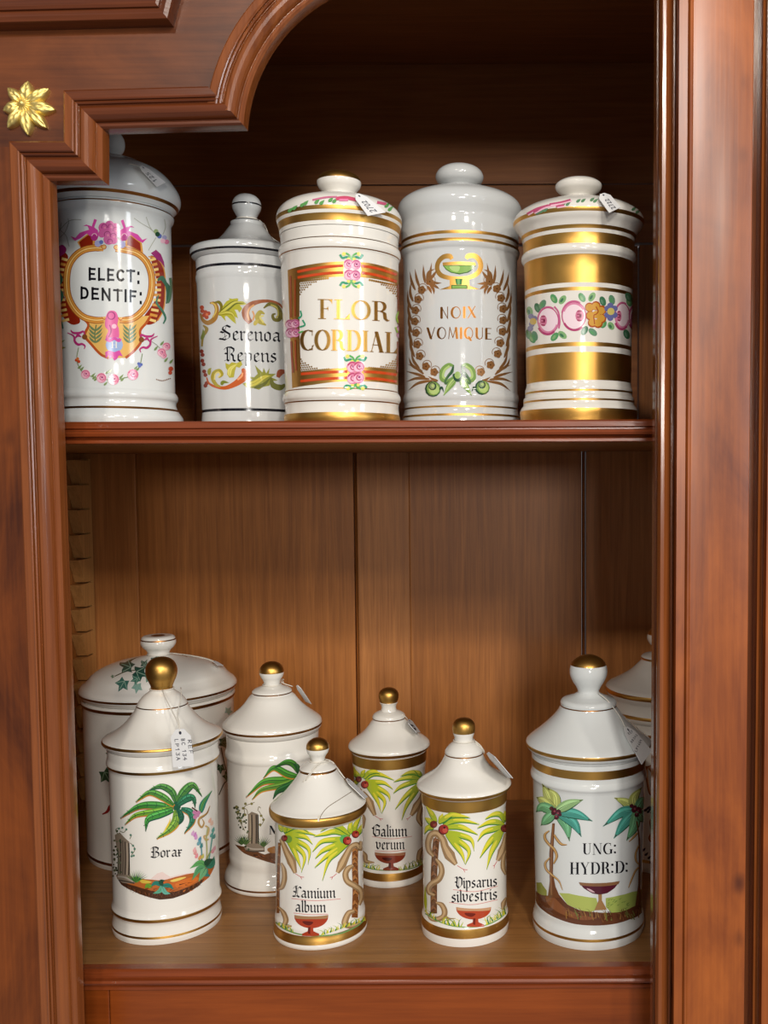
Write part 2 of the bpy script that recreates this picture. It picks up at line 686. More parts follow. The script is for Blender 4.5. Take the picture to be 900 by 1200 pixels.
# ------------------------------------------------------------------ brushes: all work in the pixels of one close-up (origin, scale)
class Brush:
    def __init__(self, jar, ox, oy, s, surf='body'):
        self.j, self.ox, self.oy, self.s, self.surf, self.k = jar, ox, oy, s, surf, 1.0

    def _put(self, plist, mat):
        if isinstance(mat, tuple):
            mat = paint(mat)
        self.j.polys([[(self.ox + p[0] / self.s, self.oy + p[1] / self.s) for p in pl] for pl in plist], mat, self.surf)

    def poly(self, pts, mat, smooth=False, sub=5):
        if smooth:
            pts = crom(pts, sub, True)
        self._put([pts], mat)

    def stroke(self, pts, w, mat, sub=6, taper=None, smooth=True):
        """w: width, or list of widths along the stroke; taper: 'leaf', 'out' or None"""
        pl = crom(pts, sub) if smooth else [Vector(p) for p in pts]
        n = len(pl)
        quads = []
        L, R = [], []
        for i, p in enumerate(pl):
            t = i / (n - 1)
            if isinstance(w, (list, tuple)):
                f = t * (len(w) - 1)
                k = min(int(f), len(w) - 2)
                ww = w[k] + (w[k + 1] - w[k]) * (f - k)
            else:
                ww = w
            ww *= self.k
            if taper == 'leaf':
                ww *= max(0.06, math.sin(PI * (0.08 + 0.92 * t) ** 0.8))
            elif taper == 'out':
                ww *= max(0.05, 1 - t)
            d = pl[min(i + 1, n - 1)] - pl[max(i - 1, 0)]
            if d.length < 1e-6:
                d = Vector((1, 0))
            d.normalize()
            nn = Vector((-d.y, d.x)) * (ww / 2)
            L.append(p + nn)
            R.append(p - nn)
        for i in range(n - 1):
            quads.append([L[i], L[i + 1], R[i + 1], R[i]])
        self._put(quads, mat)

    def leaf(self, pts, w, mat, vein=None, light=None):
        self.stroke(pts, w, mat, 6, 'leaf')
        if light:
            self.stroke([(p[0], p[1] - w * .12) for p in pts], w * .45, light, 6, 'leaf')
        if vein:
            self.stroke(pts, max(w * .08, 1.2), vein, 6, 'out')

    def blob(self, x, y, rx, mat, ry=None, rot=0, n=12):
        ry = ry or rx
        c, s = math.cos(rot), math.sin(rot)
        pts = []
        for k in range(n):
            a = 2 * PI * k / n
            u, v = rx * math.cos(a), ry * math.sin(a)
            pts.append((x + u * c - v * s, y + u * s + v * c))
        self._put([pts], mat)

    def ring(self, x, y, rx, w, mat, ry=None, a0=0, a1=360, n=18):
        ry = ry or rx
        self.stroke([(x + rx * math.cos(math.radians(a0 + (a1 - a0) * k / n)),
                      y + ry * math.sin(math.radians(a0 + (a1 - a0) * k / n))) for k in range(n + 1)], w, mat, 1)

    def text(self, s, font, x0, y0, x1, y1, h, mat, sag=0.0):
        glyphs = []
        x = 0
        for ch in s:
            if ch == ' ':
                x += .5
                continue
            g = FONTS[font][ch]
            glyphs.append((x, g))
            x += g[0] + FGAP[font]
        W = x - FGAP[font]
        sx = (x1 - x0) / W
        quads = []

        def T(u, v):
            t = u / W
            return Vector((x0 + (x1 - x0) * t, y0 + (y1 - y0) * t + sag * 4 * t * (1 - t) - v * h))
        for gx, (adv, items) in glyphs:
            for kind, pts in items:
                pl = [T(gx + p[0], p[1]) for p in pts]
                quads += pen(pl, kind, font, h, sx)
        self._put(quads, mat)


def sweep_nib(pl, nib, hair):
    q = []
    for a, b in zip(pl, pl[1:]):
        d = b - a
        if d.length < 1e-6:
            continue
        q.append([a - nib, a + nib, b + nib, b - nib])
        d.normalize()
        nn = Vector((-d.y, d.x)) * hair / 2
        e = d * hair * .5
        q.append([a - e + nn, b + e + nn, b + e - nn, a - e - nn])
    return q


def pen(pl, kind, font, h, sx):
    if kind == 'P':                                     # filled shape
        return [pl]
    if font == 'black':
        a = math.radians(42)
        wn = 0.115 * h * (1 if kind == 'T' else .55)
        if kind == 'H':
            return sweep_nib(pl, Vector((0, 0)), h * .05)
        return sweep_nib(pl, Vector((math.cos(a), -math.sin(a))) * wn, h * .05)
    if font == 'didone':
        if kind == 'H':
            return sweep_nib(pl, Vector((0, 0)), h * .035)
        return sweep_nib(pl, Vector((h * .088, 0)), h * .03)
    if font == 'deco':
        return sweep_nib(pl, Vector((h * .11, 0)) if kind == 'T' else Vector((h * .03, 0)), h * .07)
    if font == 'sans':
        return sweep_nib(pl, Vector((h * .045, 0)), h * .2)
    if font == 'hand':
        return sweep_nib(pl, Vector((0, 0)), h * .13)
    return []


def arc(cx, cy, rx, ry, a0, a1, n=10):
    return [(cx + rx * math.cos(math.radians(a0 + (a1 - a0) * k / n)),
             cy + ry * math.sin(math.radians(a0 + (a1 - a0) * k / n))) for k in range(n + 1)]


# lettering, drawn stroke by stroke: glyph = (advance, [(stroke kind, points)])
def _black():
    S = lambda x, t=1.0: ('T', [(x - .09, t), (x, t - .13), (x, .14), (x + .11, 0)])
    G = {}
    G['i'] = (.32, [S(.12), ('T', [(.08, 1.36), (.15, 1.28)])])
    G['l'] = (.32, [S(.12, 1.6)])
    G['n'] = (.78, [S(.12), ('H', [(.15, .8), (.5, 1.02)]), ('T', [(.46, 1), (.58, .86), (.58, .14), (.69, 0)])])
    G['m'] = (1.22, [S(.12), ('H', [(.15, .8), (.5, 1.02)]), ('T', [(.46, 1), (.56, .86), (.56, .14), (.64, .02)]),
                     ('H', [(.6, .8), (.94, 1.02)]), ('T', [(.9, 1), (1.0, .86), (1.0, .14), (1.11, 0)])])
    G['u'] = (.8, [('T', [(.03, 1), (.12, .87), (.12, .16), (.24, .02)]), ('H', [(.24, .02), (.56, .2)]), S(.58)])
    G['r'] = (.6, [S(.12), ('H', [(.15, .78), (.36, 1.0)]), ('T', [(.34, .98), (.46, .84)])])
    G['a'] = (.78, [('T', [(.1, .82), (.28, 1), (.54, .86), (.54, .14), (.66, 0)]),
                    ('T', [(.5, .55), (.14, .42), (.1, .2), (.25, .02)]), ('H', [(.25, .02), (.52, .2)])])
    G['e'] = (.62, [('T', [(.3, 1), (.1, .82), (.1, .2), (.26, .02), (.34, .02)]), ('H', [(.3, .02), (.54, .2)]),
                    ('T', [(.3, 1), (.48, .82)]), ('H', [(.5, .8), (.12, .46)])])
    G['c'] = (.58, [('T', [(.3, 1), (.1, .82), (.1, .2), (.26, .02), (.36, .02)]), ('T', [(.3, 1), (.46, .86)])])
    G['o'] = (.72, [('T', [(.32, 1), (.1, .82), (.1, .2), (.3, 0)]), ('T', [(.34, 1), (.56, .8), (.56, .18), (.34, 0)])])
    G['s'] = (.62, [('T', [(.46, .86), (.28, 1), (.1, .8), (.14, .62), (.46, .42), (.46, .18), (.26, 0), (.06, .14)])])
    G['p'] = (.74, [('T', [(.03, 1.0), (.12, .87), (.12, -.4), (.16, -.5)]),
                    ('T', [(.3, 1), (.56, .82), (.56, .18), (.34, 0)]), ('H', [(.34, 0), (.12, .16)]), ('H', [(.14, .82), (.34, 1)])])
    G['b'] = (.74, [S(.12, 1.6), ('H', [(.14, .8), (.34, 1)]), ('T', [(.32, 1), (.56, .82), (.56, .18), (.34, 0), (.2, .06)])])
    G['t'] = (.5, [('T', [(.16, 1.3), (.16, .14), (.3, .0)]), ('H', [(.3, 0), (.44, .14)]), ('T', [(.02, .98), (.36, .98)])])
    G['v'] = (.74, [('T', [(-.02, 1.06), (.1, .9), (.1, .3), (.3, .02)]), ('T', [(.42, 1.0), (.55, .84), (.53, .3), (.3, .02)])])
    G['x'] = (.62, [S(.14), ('H', [(.16, .78), (.36, 1.0)]), ('T', [(.34, .98), (.48, .86)]), ('H', [(-.08, -.04), (.16, .14)]), ('T', [(.0, .54), (.36, .5)])])
    G['S'] = (1.05, [('T', [(.9, 1.42), (.55, 1.62), (.24, 1.4), (.22, 1.15), (.5, .9), (.84, .66), (.84, .28), (.48, .0), (-.08, .12)]),
                     ('H', [(.56, 1.6), (.36, .9), (.5, .02)]), ('T', [(.02, .9), (.3, .78)]), ('H', [(.05, .0), (.6, .5)])])
    G['R'] = (1.05, [('T', [(.2, 1.5), (.24, 1.3), (.24, .16), (.36, .0)]), ('T', [(-.05, 1.3), (.14, 1.56), (.52, 1.6), (.8, 1.4), (.8, 1.1), (.56, .86)]),
                     ('T', [(.56, .86), (.74, .6), (.76, .14), (.94, 0)]), ('H', [(.44, 1.5), (.44, .1)]), ('T', [(.02, .9), (.2, .82)]), ('H', [(-.02, .02), (.28, .2)])])
    G['B'] = (1.1, [('T', [(.24, 1.5), (.28, 1.3), (.28, .2)]), ('T', [(-.05, 1.34), (.14, 1.56), (.54, 1.6), (.86, 1.4), (.84, 1.12), (.56, .9)]),
                    ('T', [(.56, .9), (.94, .66), (.94, .24), (.58, 0), (.24, .04), (-.04, .18)]), ('H', [(.5, 1.5), (.5, .08)]), ('T', [(.02, .9), (.24, .82)])])
    G['L'] = (.94, [('T', [(.32, 1.46), (.38, 1.2), (.34, .5), (.12, .06)]), ('T', [(-.02, 1.2), (.2, 1.5), (.5, 1.58)]),
                     ('T', [(.56, 1.3), (.8, 1.5), (1.0, 1.3)]), ('H', [(.58, 1.3), (.5, .2)]), ('T', [(-.1, .14), (.12, .06), (.5, .22), (.72, .02), (.84, .1)]), ('T', [(.02, .8), (.3, .7)])])
    G['G'] = (1.04, [('T', [(.86, 1.42), (.5, 1.6), (.16, 1.3), (.12, .4), (.4, .0), (.8, .1)]), ('T', [(.9, .86), (.92, .2), (.78, .04)]),
                     ('H', [(.46, 1.56), (.4, .06)]), ('T', [(.5, .9), (.92, .84)]), ('T', [(.86, 1.42), (.94, 1.3)]), ('T', [(-.06, 1.1), (.16, 1.0)])])
    G['V'] = (1.1, [('T', [(-.02, 1.5), (.2, 1.58), (.3, 1.3), (.22, .4), (.5, .02)]), ('T', [(.36, 1.36), (.6, 1.58), (.94, 1.3), (.94, .44), (.5, .02)]),
                    ('H', [(.56, 1.5), (.5, .2)]), ('T', [(.02, .9), (.26, .8)])])
    return G


def _didone():
    G = {}
    sf = lambda x, y, w=.16: ('H', [(x - w, y), (x + w, y)])
    G['F'] = (.74, [('T', [(.2, 0), (.2, 1)]), ('H', [(0, 1), (.7, 1)]), ('P', [(.7, 1), (.7, .74), (.66, .86), (.54, .98), (.54, 1)]),
                    ('H', [(.2, .52), (.5, .52)]), ('P', [(.5, .64), (.5, .4), (.46, .5), (.4, .52)]), sf(.2, 0, .18)])
    G['L'] = (.78, [('T', [(.2, 0), (.2, 1)]), sf(.2, 1, .18), ('H', [(0, 0), (.76, 0)]), ('P', [(.76, .3), (.76, 0), (.5, 0), (.66, .1)])])
    G['O'] = (.96, [('T', arc(.48, .5, .4, .5, 90, 450, 24))])
    G['C'] = (.84, [('T', arc(.48, .5, .4, .5, 58, 302, 18)), ('H', arc(.48, .5, .38, .5, 302, 330, 4)), ('H', [(.74, .98), (.74, .74)]), ('H', [(.74, .02), (.74, .22)])])
    G['R'] = (.9, [('T', [(.2, 0), (.2, 1)]), sf(.2, 0, .17), ('H', [(.02, 1), (.42, 1)]), ('T', arc(.42, .75, .22, .25, 90, -90, 10)), ('H', [(.2, .5), (.42, .5)]),
                   ('T', [(.44, .5), (.62, .42), (.66, .12), (.78, .01)]), ('H', [(.76, 0), (.86, .06)])])
    G['D'] = (.94, [('T', [(.2, 0), (.2, 1)]), ('H', [(.02, 1), (.44, 1)]), ('H', [(.02, 0), (.44, 0)]), ('T', arc(.44, .5, .38, .5, 90, -90, 14))])
    G['I'] = (.4, [('T', [(.2, 0), (.2, 1)]), sf(.2, 0), sf(.2, 1)])
    G['A'] = (.92, [('H', [(.12, 0), (.42, 1)]), ('T', [(.42, 1), (.74, 0)]), ('H', [(.2, .34), (.62, .34)]), sf(.12, 0, .1), sf(.74, 0, .15)])
    G['U'] = (.88, [('T', [(.2, 1), (.2, .25), (.26, .08), (.42, .01)]), ('H', [(.42, .01), (.6, .06), (.7, .22), (.7, 1)]), sf(.2, 1), sf(.7, 1, .1)])
    G['N'] = (.96, [('H', [(.14, 0), (.14, 1)]), ('T', [(.16, 1), (.74, .04)]), ('H', [(.78, 0), (.78, 1)]), sf(.14, 0, .1), sf(.78, 1, .1)])
    G['G'] = (.92, [('T', arc(.46, .5, .38, .5, 60, 280, 18)), ('T', [(.74, .42), (.74, .05)]), ('H', [(.6, .42), (.88, .42)]), ('H', [(.7, .98), (.7, .78)]), ('H', [(.5, .01), (.74, .1)])])
    G['H'] = (.98, [('T', [(.2, 0), (.2, 1)]), ('T', [(.74, 0), (.74, 1)]), ('H', [(.2, .5), (.74, .5)]), sf(.2, 0), sf(.2, 1), sf(.74, 0), sf(.74, 1)])
    G['Y'] = (.88, [('T', [(.12, 1), (.42, .46)]), ('T', [(.43, .46), (.43, 0)]), ('H', [(.43, .46), (.74, 1)]), sf(.12, 1), sf(.74, 1, .1), sf(.43, 0)])
    G[':'] = (.3, [('T', [(.12, .66), (.12, .82)]), ('T', [(.12, .05), (.12, .21)])])
    return G


def _sans():
    G = {}
    G['E'] = (.56, [('T', [(.06, 0), (.06, 1)]), ('T', [(.06, .94), (.46, .94)]), ('T', [(.06, .5), (.4, .5)]), ('T', [(.06, .06), (.48, .06)])])
    G['L'] = (.54, [('T', [(.06, 0), (.06, 1)]), ('T', [(.06, .06), (.46, .06)])])
    G['C'] = (.64, [('T', arc(.34, .5, .28, .44, 50, 310, 14))])
    G['T'] = (.62, [('T', [(.3, 0), (.3, 1)]), ('T', [(.02, .94), (.58, .94)])])
    G['D'] = (.62, [('T', [(.06, 0), (.06, 1)]), ('T', [(.06, .94), (.26, .94)] + arc(.26, .5, .26, .44, 90, -90, 10) + [(.06, .06)])])
    G['N'] = (.7, [('T', [(.06, 0), (.06, 1)]), ('T', [(.06, 1), (.58, 0)]), ('T', [(.58, 0), (.58, 1)])])
    G['I'] = (.16, [('T', [(.06, 0), (.06, 1)])])
    G['F'] = (.52, [('T', [(.06, 0), (.06, 1)]), ('T', [(.06, .94), (.44, .94)]), ('T', [(.06, .5), (.38, .5)])])
    G[':'] = (.2, [('T', [(.1, .7), (.1, .82)]), ('T', [(.1, -.1), (.1, .02)])])
    return G


def _deco():
    G = {}
    G['N'] = (.72, [('T', [(.1, 0), (.1, 1)]), ('H', [(.1, 1), (.6, 0)]), ('H', [(.6, 0), (.6, 1)])])
    G['O'] = (.86, [('T', arc(.42, .5, .34, .5, 100, 260, 12)), ('H', arc(.42, .5, .36, .5, 260, 460, 14))])
    G['I'] = (.24, [('T', [(.1, 0), (.1, 1)])])
    G['X'] = (.72, [('T', [(.08, 1), (.6, 0)]), ('H', [(.6, 1), (.04, 0)])])
    G['V'] = (.78, [('T', [(.06, 1), (.38, 0)]), ('H', [(.38, 0), (.7, 1)])])
    G['M'] = (.94, [('H', [(.06, 0), (.16, 1)]), ('H', [(.16, 1), (.44, .1)]), ('H', [(.44, .1), (.72, 1)]), ('T', [(.72, 1), (.82, 0)])])
    G['Q'] = (.9, [('T', arc(.42, .5, .34, .5, 100, 260, 12)), ('H', arc(.42, .5, .36, .5, 260, 460, 14)), ('T', [(.42, .2), (.62, -.16)])])
    G['U'] = (.74, [('T', [(.1, 1), (.1, .25), (.18, .06), (.36, 0)]), ('H', [(.36, 0), (.56, .08), (.62, .25), (.62, 1)])])
    G['E'] = (.6, [('T', [(.1, 0), (.1, 1)]), ('H', [(.1, .97), (.52, .97)]), ('H', [(.1, .52), (.44, .52)]), ('H', [(.1, .03), (.54, .03)])])
    return G


def _hand():
    G = {}
    d = {'0': [arc(.25, .5, .22, .5, 0, 360, 10)], '1': [[(.05, .75), (.25, 1), (.25, 0)]],
         '2': [[(.03, .8), (.2, 1), (.42, .85), (.38, .6), (.03, 0), (.48, .02)]],
         '3': [[(.05, .95), (.42, .9), (.2, .55), (.44, .35), (.3, .02), (.02, .1)]],
         '4': [[(.3, 1), (.02, .4), (.48, .4)], [(.36, .7), (.36, 0)]],
         '5': [[(.44, 1), (.08, 1), (.06, .6), (.4, .5), (.38, .08), (.04, .02)]],
         '7': [[(.03, 1), (.46, 1), (.15, 0)]], '9': [[(.44, .8), (.2, 1), (.04, .75), (.2, .5), (.44, .8), (.36, 0)]],
         '6': [[(.4, 1), (.08, .4), (.2, .02), (.44, .25), (.2, .5), (.08, .35)]],
         'R': [[(.05, 0), (.05, 1), (.4, .9), (.36, .58), (.06, .5), (.44, 0)]], 'E': [[(.42, 1), (.05, 1), (.05, 0), (.44, 0)], [(.05, .5), (.36, .5)]],
         'F': [[(.42, 1), (.05, 1), (.05, 0)], [(.05, .5), (.36, .5)]], 'B': [[(.05, 0), (.05, 1), (.38, .88), (.3, .55), (.06, .52), (.42, .3), (.3, 0), (.05, 0)]],
         'C': [arc(.28, .5, .25, .5, 50, 310, 8)], 'L': [[(.05, 1), (.05, 0), (.4, 0)]], 'P': [[(.05, 0), (.05, 1), (.42, .85), (.36, .5), (.06, .46)]],
         'A': [[(.02, 0), (.24, 1), (.46, 0)], [(.1, .4), (.38, .4)]], '.': [[(.1, 0), (.14, .06)]]}
    for k, v in d.items():
        G[k] = (.5, [('T', p) for p in v])
    return G


FONTS = {'black': _black(), 'didone': _didone(), 'sans': _sans(), 'deco': _deco(), 'hand': _hand()}
FGAP = {'black': .04, 'didone': .06, 'sans': .22, 'deco': .14, 'hand': .2}


# ------------------------------------------------------------------ price tags
def price_tag(label, card_px, plane, strings, lines=(), ring=None, rot=0.0, group='price tags on the jars'):
    """card_px: tl, tr, br, bl photo pixels on the plane (point, normal); strings: lists of 3-D points"""
    p0, n = plane
    n = n.normalized()

    def on(px, py):
        d = ray(px, py)
        return d * (p0.dot(n) / d.dot(n))
    tl, tr, br, bl = [on(*q) for q in card_px]
    ctr = (tl + tr + br + bl) / 4
    root = thing('price_tag', ctr, label, 'tag', group)
    # clipped-corner card with real thickness
    lerp = lambda a, b, t: a.lerp(b, t)
    out = [lerp(tl, tr, .3), lerp(tl, tr, .7), lerp(tr, br, .2), lerp(br, tr, .0), lerp(bl, br, .0), lerp(tl, bl, .2)]
    th = 0.0005
    V = [q + n * th / 2 for q in out] + [q - n * th / 2 for q in out]
    k = len(out)
    F = [tuple(range(k)), tuple(reversed(range(k, 2 * k)))] + [(i, k + i, k + (i + 1) % k, (i + 1) % k) for i in range(k)]
    M = [0] * len(F)
    # hole reinforcement and writing
    def uv(u, v):
        return tl.lerp(tr, u).lerp(bl.lerp(br, u), v) + n * (th / 2 + 0.00015)
    hv = [uv(.5 + .07 * math.cos(a * PI / 4), .1 + .05 * math.sin(a * PI / 4)) for a in range(8)]
    F.append(tuple(range(len(V), len(V) + 8)))
    V += hv
    M.append(1)
    for (s, u0, v0, u1, v1, hh) in lines:
        # text runs from (u0,v0) to (u1,v1) in card space, letters hh of the card width tall, up is left of travel
        wv = (tr - tl).length
        hv_ = (bl - tl).length
        a = Vector((u0 * wv, v0 * hv_))
        b = Vector((u1 * wv, v1 * hv_))
        d = b - a
        up = Vector((d.y, -d.x)).normalized()
        W = len(s) * .7
        H = hh * wv
        for i, ch in enumerate(s):
            if ch == ' ':
                continue
            for kind, pts in FONTS['hand'][ch][1]:
                pl = [a + d * ((i * .7 + q[0]) / W) + up * (q[1] * H) for q in pts]
                for quad in sweep_nib(pl, Vector((0, 0)), H * .15):
                    if len(set((round(x.x, 8), round(x.y, 8)) for x in quad)) < 4:
                        continue
                    F.append(tuple(range(len(V), len(V) + 4)))
                    V += [uv(x.x / wv, x.y / hv_) for x in quad]
                    M.append(1)
    mesh_obj('card', V, F, [CARD, INKPEN], root, M)
    V, F = [], []
    for s in strings:
        v, f = tube_geo(crom(s, 5), 0.0005, 6)
        F += [tuple(i + len(V) for i in q) for q in f]
        V += v
    if ring:
        j, z, r = ring
        v, f = tube_geo([(j.X + r * math.sin(a * PI / 14), j.Y - r * math.cos(a * PI / 14), z) for a in range(28)], 0.0006, 6, True)
        F += [tuple(i + len(V) for i in q) for q in f]
        V += v
    if V:
        mesh_obj('string', V, F, STRING, root, None, True)
    return root


def lid_plane(j, px, py, off):
    """tangent plane of a jar's lid at a photo pixel"""
    th, z = j.hit(px, py, 'lid')
    e = 0.002
    s = (j.rad(z + e, 'lid') - j.rad(z - e, 'lid')) / (2 * e)
    n = Vector((math.sin(th), -math.cos(th), -s)).normalized()
    return j.point(th, z, 'lid', 0) + n * off, n


# ------------------------------------------------------------------ the cabinet
YF, YS = 0.82, 0.86                              # face frame plane, front of the shelves
ZLOW = P(450, 1136, YS).z                        # top of lower shelf
ZUP = P(450, 492.5, YS).z                        # top of upper shelf
ZUPB = P(450, 519, YS).z
YB = PZ(600, 936, ZLOW).y                        # back boards
XL = P(108, 936, YB).x                           # inner face of left side
XR = 0.30
ZTOP, ZBOT = 0.56, P(450, 1162, YS).z - 0.16

cab = thing('display_cabinet', (0, (YS + YB) / 2, ZBOT),
            'tall reddish brown wooden display cabinet with two open shelves of porcelain jars', 'cabinet')


def prism_x(name, prof, x0, x1, mat, parent, smooth=True):
    """profile of (y, z) points pulled along X"""
    n = len(prof)
    V = [(x0, y, z) for y, z in prof] + [(x1, y, z) for y, z in prof]
    bm = bmesh.new()
    vs = [bm.verts.new(v) for v in V]
    for i in range(n):
        bm.faces.new((vs[i], vs[(i + 1) % n], vs[n + (i + 1) % n], vs[n + i]))
    bm.faces.new(vs[:n])
    bm.faces.new(vs[n:])
    return bm_obj(name, bm, mat, parent, smooth, 35)


def prism_z(name, prof, z0, z1, mat, parent, smooth=True):
    """profile of (x, y) points pulled along Z"""
    n = len(prof)
    bm = bmesh.new()
    vs = [bm.verts.new((x, y, z0)) for x, y in prof] + [bm.verts.new((x, y, z1)) for x, y in prof]
    for i in range(n):
        bm.faces.new((vs[i], vs[(i + 1) % n], vs[n + (i + 1) % n], vs[n + i]))
    bm.faces.new(vs[:n])
    bm.faces.new(vs[n:])
    return bm_obj(name, bm, mat, parent, smooth, 35)


def plate(name, pts, y0, y1, mat, parent):
    """outline in (x, z), thickness from y0 (front) to y1"""
    n = len(pts)
    bm = bmesh.new()
    a = [bm.verts.new((x, y0, z)) for x, z in pts]
    b = [bm.verts.new((x, y1, z)) for x, z in pts]
    for i in range(n):
        bm.faces.new((a[i], a[(i + 1) % n], b[(i + 1) % n], b[i]))
    for t in tessellate_polygon([[Vector((x, z, 0)) for x, z in pts]]):
        bm.faces.new([a[i] for i in t])
        bm.faces.new([b[i] for i in t])
    return bm_obj(name, bm, mat, parent)


def sub(o, p):
    o.parent = p
    o.matrix_parent_inverse = Matrix.Identity(4)
    return o


# carcass: sides, top, back boards
for nm, xa, xb in (('left', XL - 0.02, XL), ('right', XR, XR + 0.02)):
    bm = bmesh.new()
    add_box(bm, xa, xb, YF + 0.0225, YB + 0.02, ZBOT, ZTOP)
    bm_obj('side_panel', bm, OAK, cab)
bm = bmesh.new()
add_box(bm, XL, XR, YF + 0.0225, YB + 0.02, ZTOP - 0.02, ZTOP)
bm_obj('top_panel', bm, OAKD, cab)

zr = P(450, 517, YB).z                            # top of the lower back boards, hidden behind the shelf


def xb(px):
    return P(px, 640, YB).x


def board(x0, x1, z0, z1, y, mat):
    bm = bmesh.new()
    add_box(bm, x0, x1, y, YB + 0.018, z0, z1, 0.0012)
    return bm_obj('back_board', bm, mat, cab)


gap = 0.0022
board(XL, xb(162), ZLOW - .02, zr, YB - 0.004, OAK2)
board(xb(162), xb(415), ZLOW - .02, zr, YB, OAK)
prism_z('back_bead', [(xb(415) + gap * .4, YB + .016), (xb(415) + gap * .4, YB + .002), (xb(417), YB - .0012), (xb(419) - gap * .4, YB + .002),
                      (xb(419) - gap * .4, YB + .016)], ZLOW - .02, zr, OAK, cab)
board(xb(419), xb(480), ZLOW - .02, zr, YB - 0.0006, OAK2)
board(xb(480), xb(681.5), ZLOW - .02, zr, YB, OAK)
prism_z('back_bead', [(xb(682.6), YB + .016), (xb(682.6), YB + .003), (xb(684.2), YB - .0005), (xb(686), YB + .003), (xb(686), YB + .016)], ZLOW - .02, zr, OAKD, cab)
board(xb(687), XR, ZLOW - .02, zr, YB - 0.0006, OAK2)


def zb(py):
    return P(600, py, YB).z


board(XL, XR, zb(216), ZTOP - .02, YB - 0.002, OAKD)
board(XL, XR, zb(286), zb(218), YB - 0.005, OAKD)
board(XL, xb(232), zr, zb(288), YB - 0.003, OAKD)
board(xb(232), xb(747), zr, zb(288), YB + 0.004, OAKD)
board(xb(748), XR, zr, zb(288), YB - 0.003, OAK)
# fielded ledge line high on the back
bm = bmesh.new()
a, b = P(320, 64, YB - 0.004), P(560, 22, YB - 0.004)
V, F = tube_geo([a, b], 0.0012, 6)
mesh_obj('back_batten', V, F, OAKD, cab)


# shelves
def shelf(ztop, zbot, y_edge):
    t = ztop - zbot
    bm = bmesh.new()
    add_box(bm, XL + .001, XR - .001, y_edge + .012, YB - .005, zbot + t * .12, ztop - 0.0002)
    s = bm_obj('shelf', bm, OAKX, cab)
    e = [(y_edge + .012, ztop), (y_edge + .003, ztop), (y_edge + .001, ztop - t * .08), (y_edge + .0005, ztop - t * .30),
         (y_edge + .003, ztop - t * .36), (y_edge + .003, ztop - t * .41), (y_edge - .001, ztop - t * .46),
         (y_edge - .002, ztop - t * .56), (y_edge - .001, ztop - t * .66), (y_edge + .004, ztop - t * .72),
         (y_edge + .005, ztop - t * .78), (y_edge + .002, ztop - t * .84), (y_edge + .0018, ztop - t * .96),
         (y_edge + .004, zbot), (y_edge + .012, zbot)]
    sub(prism_x('edge_moulding', e, XL + .001, XR - .001, MAHS, None), s)
    return s


shelf(ZUP, ZUPB, YS)
zlb = P(450, 1161, YS).z
shelf(ZLOW, zlb, YS)

# rail under the lower shelf: a stub of stile and the long rail beside it
xr = P(128, 1180, YS + .006).x
bm = bmesh.new()
add_box(bm, XL, xr - .0006, YS + .008, YS + .03, ZBOT, zlb, .001)
bm_obj('rail_stile', bm, MAHB, cab)
bm = bmesh.new()
add_box(bm, xr + .0006, XR, YS + .006, YS + .03, ZBOT, zlb, .001)
bm_obj('bottom_rail', bm, MAHB, cab)

# saw-toothed shelf support on the left side, near the back
zt, zbm = P(100, 538, YB).z, ZLOW + .001
pitch = P(100, 560, YB - .03).z - P(100, 589, YB - .03).z
ya, yt0, yt1 = YB - .006, P(92, 700, YB).y, 0
yfront, ynotch = YB - .050, YB - .034
prof = [(ya, zbm), (ya, zt)]
z = zt
pts = []
while z > zbm + pitch:
    pts += [(YB - .012, z), (YB - .012, z - .0022), (yfront, z - .0022), (ynotch, z - pitch)]
    z -= pitch
prof = [(ya, z - .0005), (ya, zt)] + pts
n = len(prof)
bm = bmesh.new()
A = [bm.verts.new((XL + .0005, y, q)) for y, q in prof]
B = [bm.verts.new((XL + .014, y, q)) for y, q in prof]
for i in range(n):
    bm.faces.new((A[i], A[(i + 1) % n], B[(i + 1) % n], B[i]))
for t in tessellate_polygon([[Vector((y, q, 0)) for y, q in prof]]):
    bm.faces.new([A[i] for i in t])
    bm.faces.new([B[i] for i in t])
bm_obj('shelf_rack', bm, OAKR, cab)

# face frame and its mitred moulding
W = lambda x, y: (lambda p: (p.x, p.z))(P(x, y, YF))
arcp = []
cx, cy, R = 477.6, 160.9, 190.0
ang0 = math.degrees(math.atan2(-(150 - cy), 288 - cx))      # measured with y up
for k in range(25):
    a = math.radians(ang0 + (90 - ang0) * k / 24)
    arcp.append((cx + R * math.cos(a), cy - R * math.sin(a)))
path_px = [(99.5, 1330), (62, 214.5), (124, 214.5), (124, 154.5)] + arcp + [(1000, arcp[-1][1])]
path = [Vector(W(*q)) for q in path_px]


def offsets(path):
    """mitre vectors pointing to the left of travel"""
    out = []
    n = len(path)
    for i in range(n):
        d1 = (path[i] - path[i - 1]).normalized() if i else None
        d2 = (path[i + 1] - path[i]).normalized() if i < n - 1 else None
        d1 = d1 or d2
        d2 = d2 or d1
        n1, n2 = Vector((-d1.y, d1.x)), Vector((-d2.y, d2.x))
        m = (n1 + n2)
        m = m / (m.dot(n1))
        out.append(m)
    return out


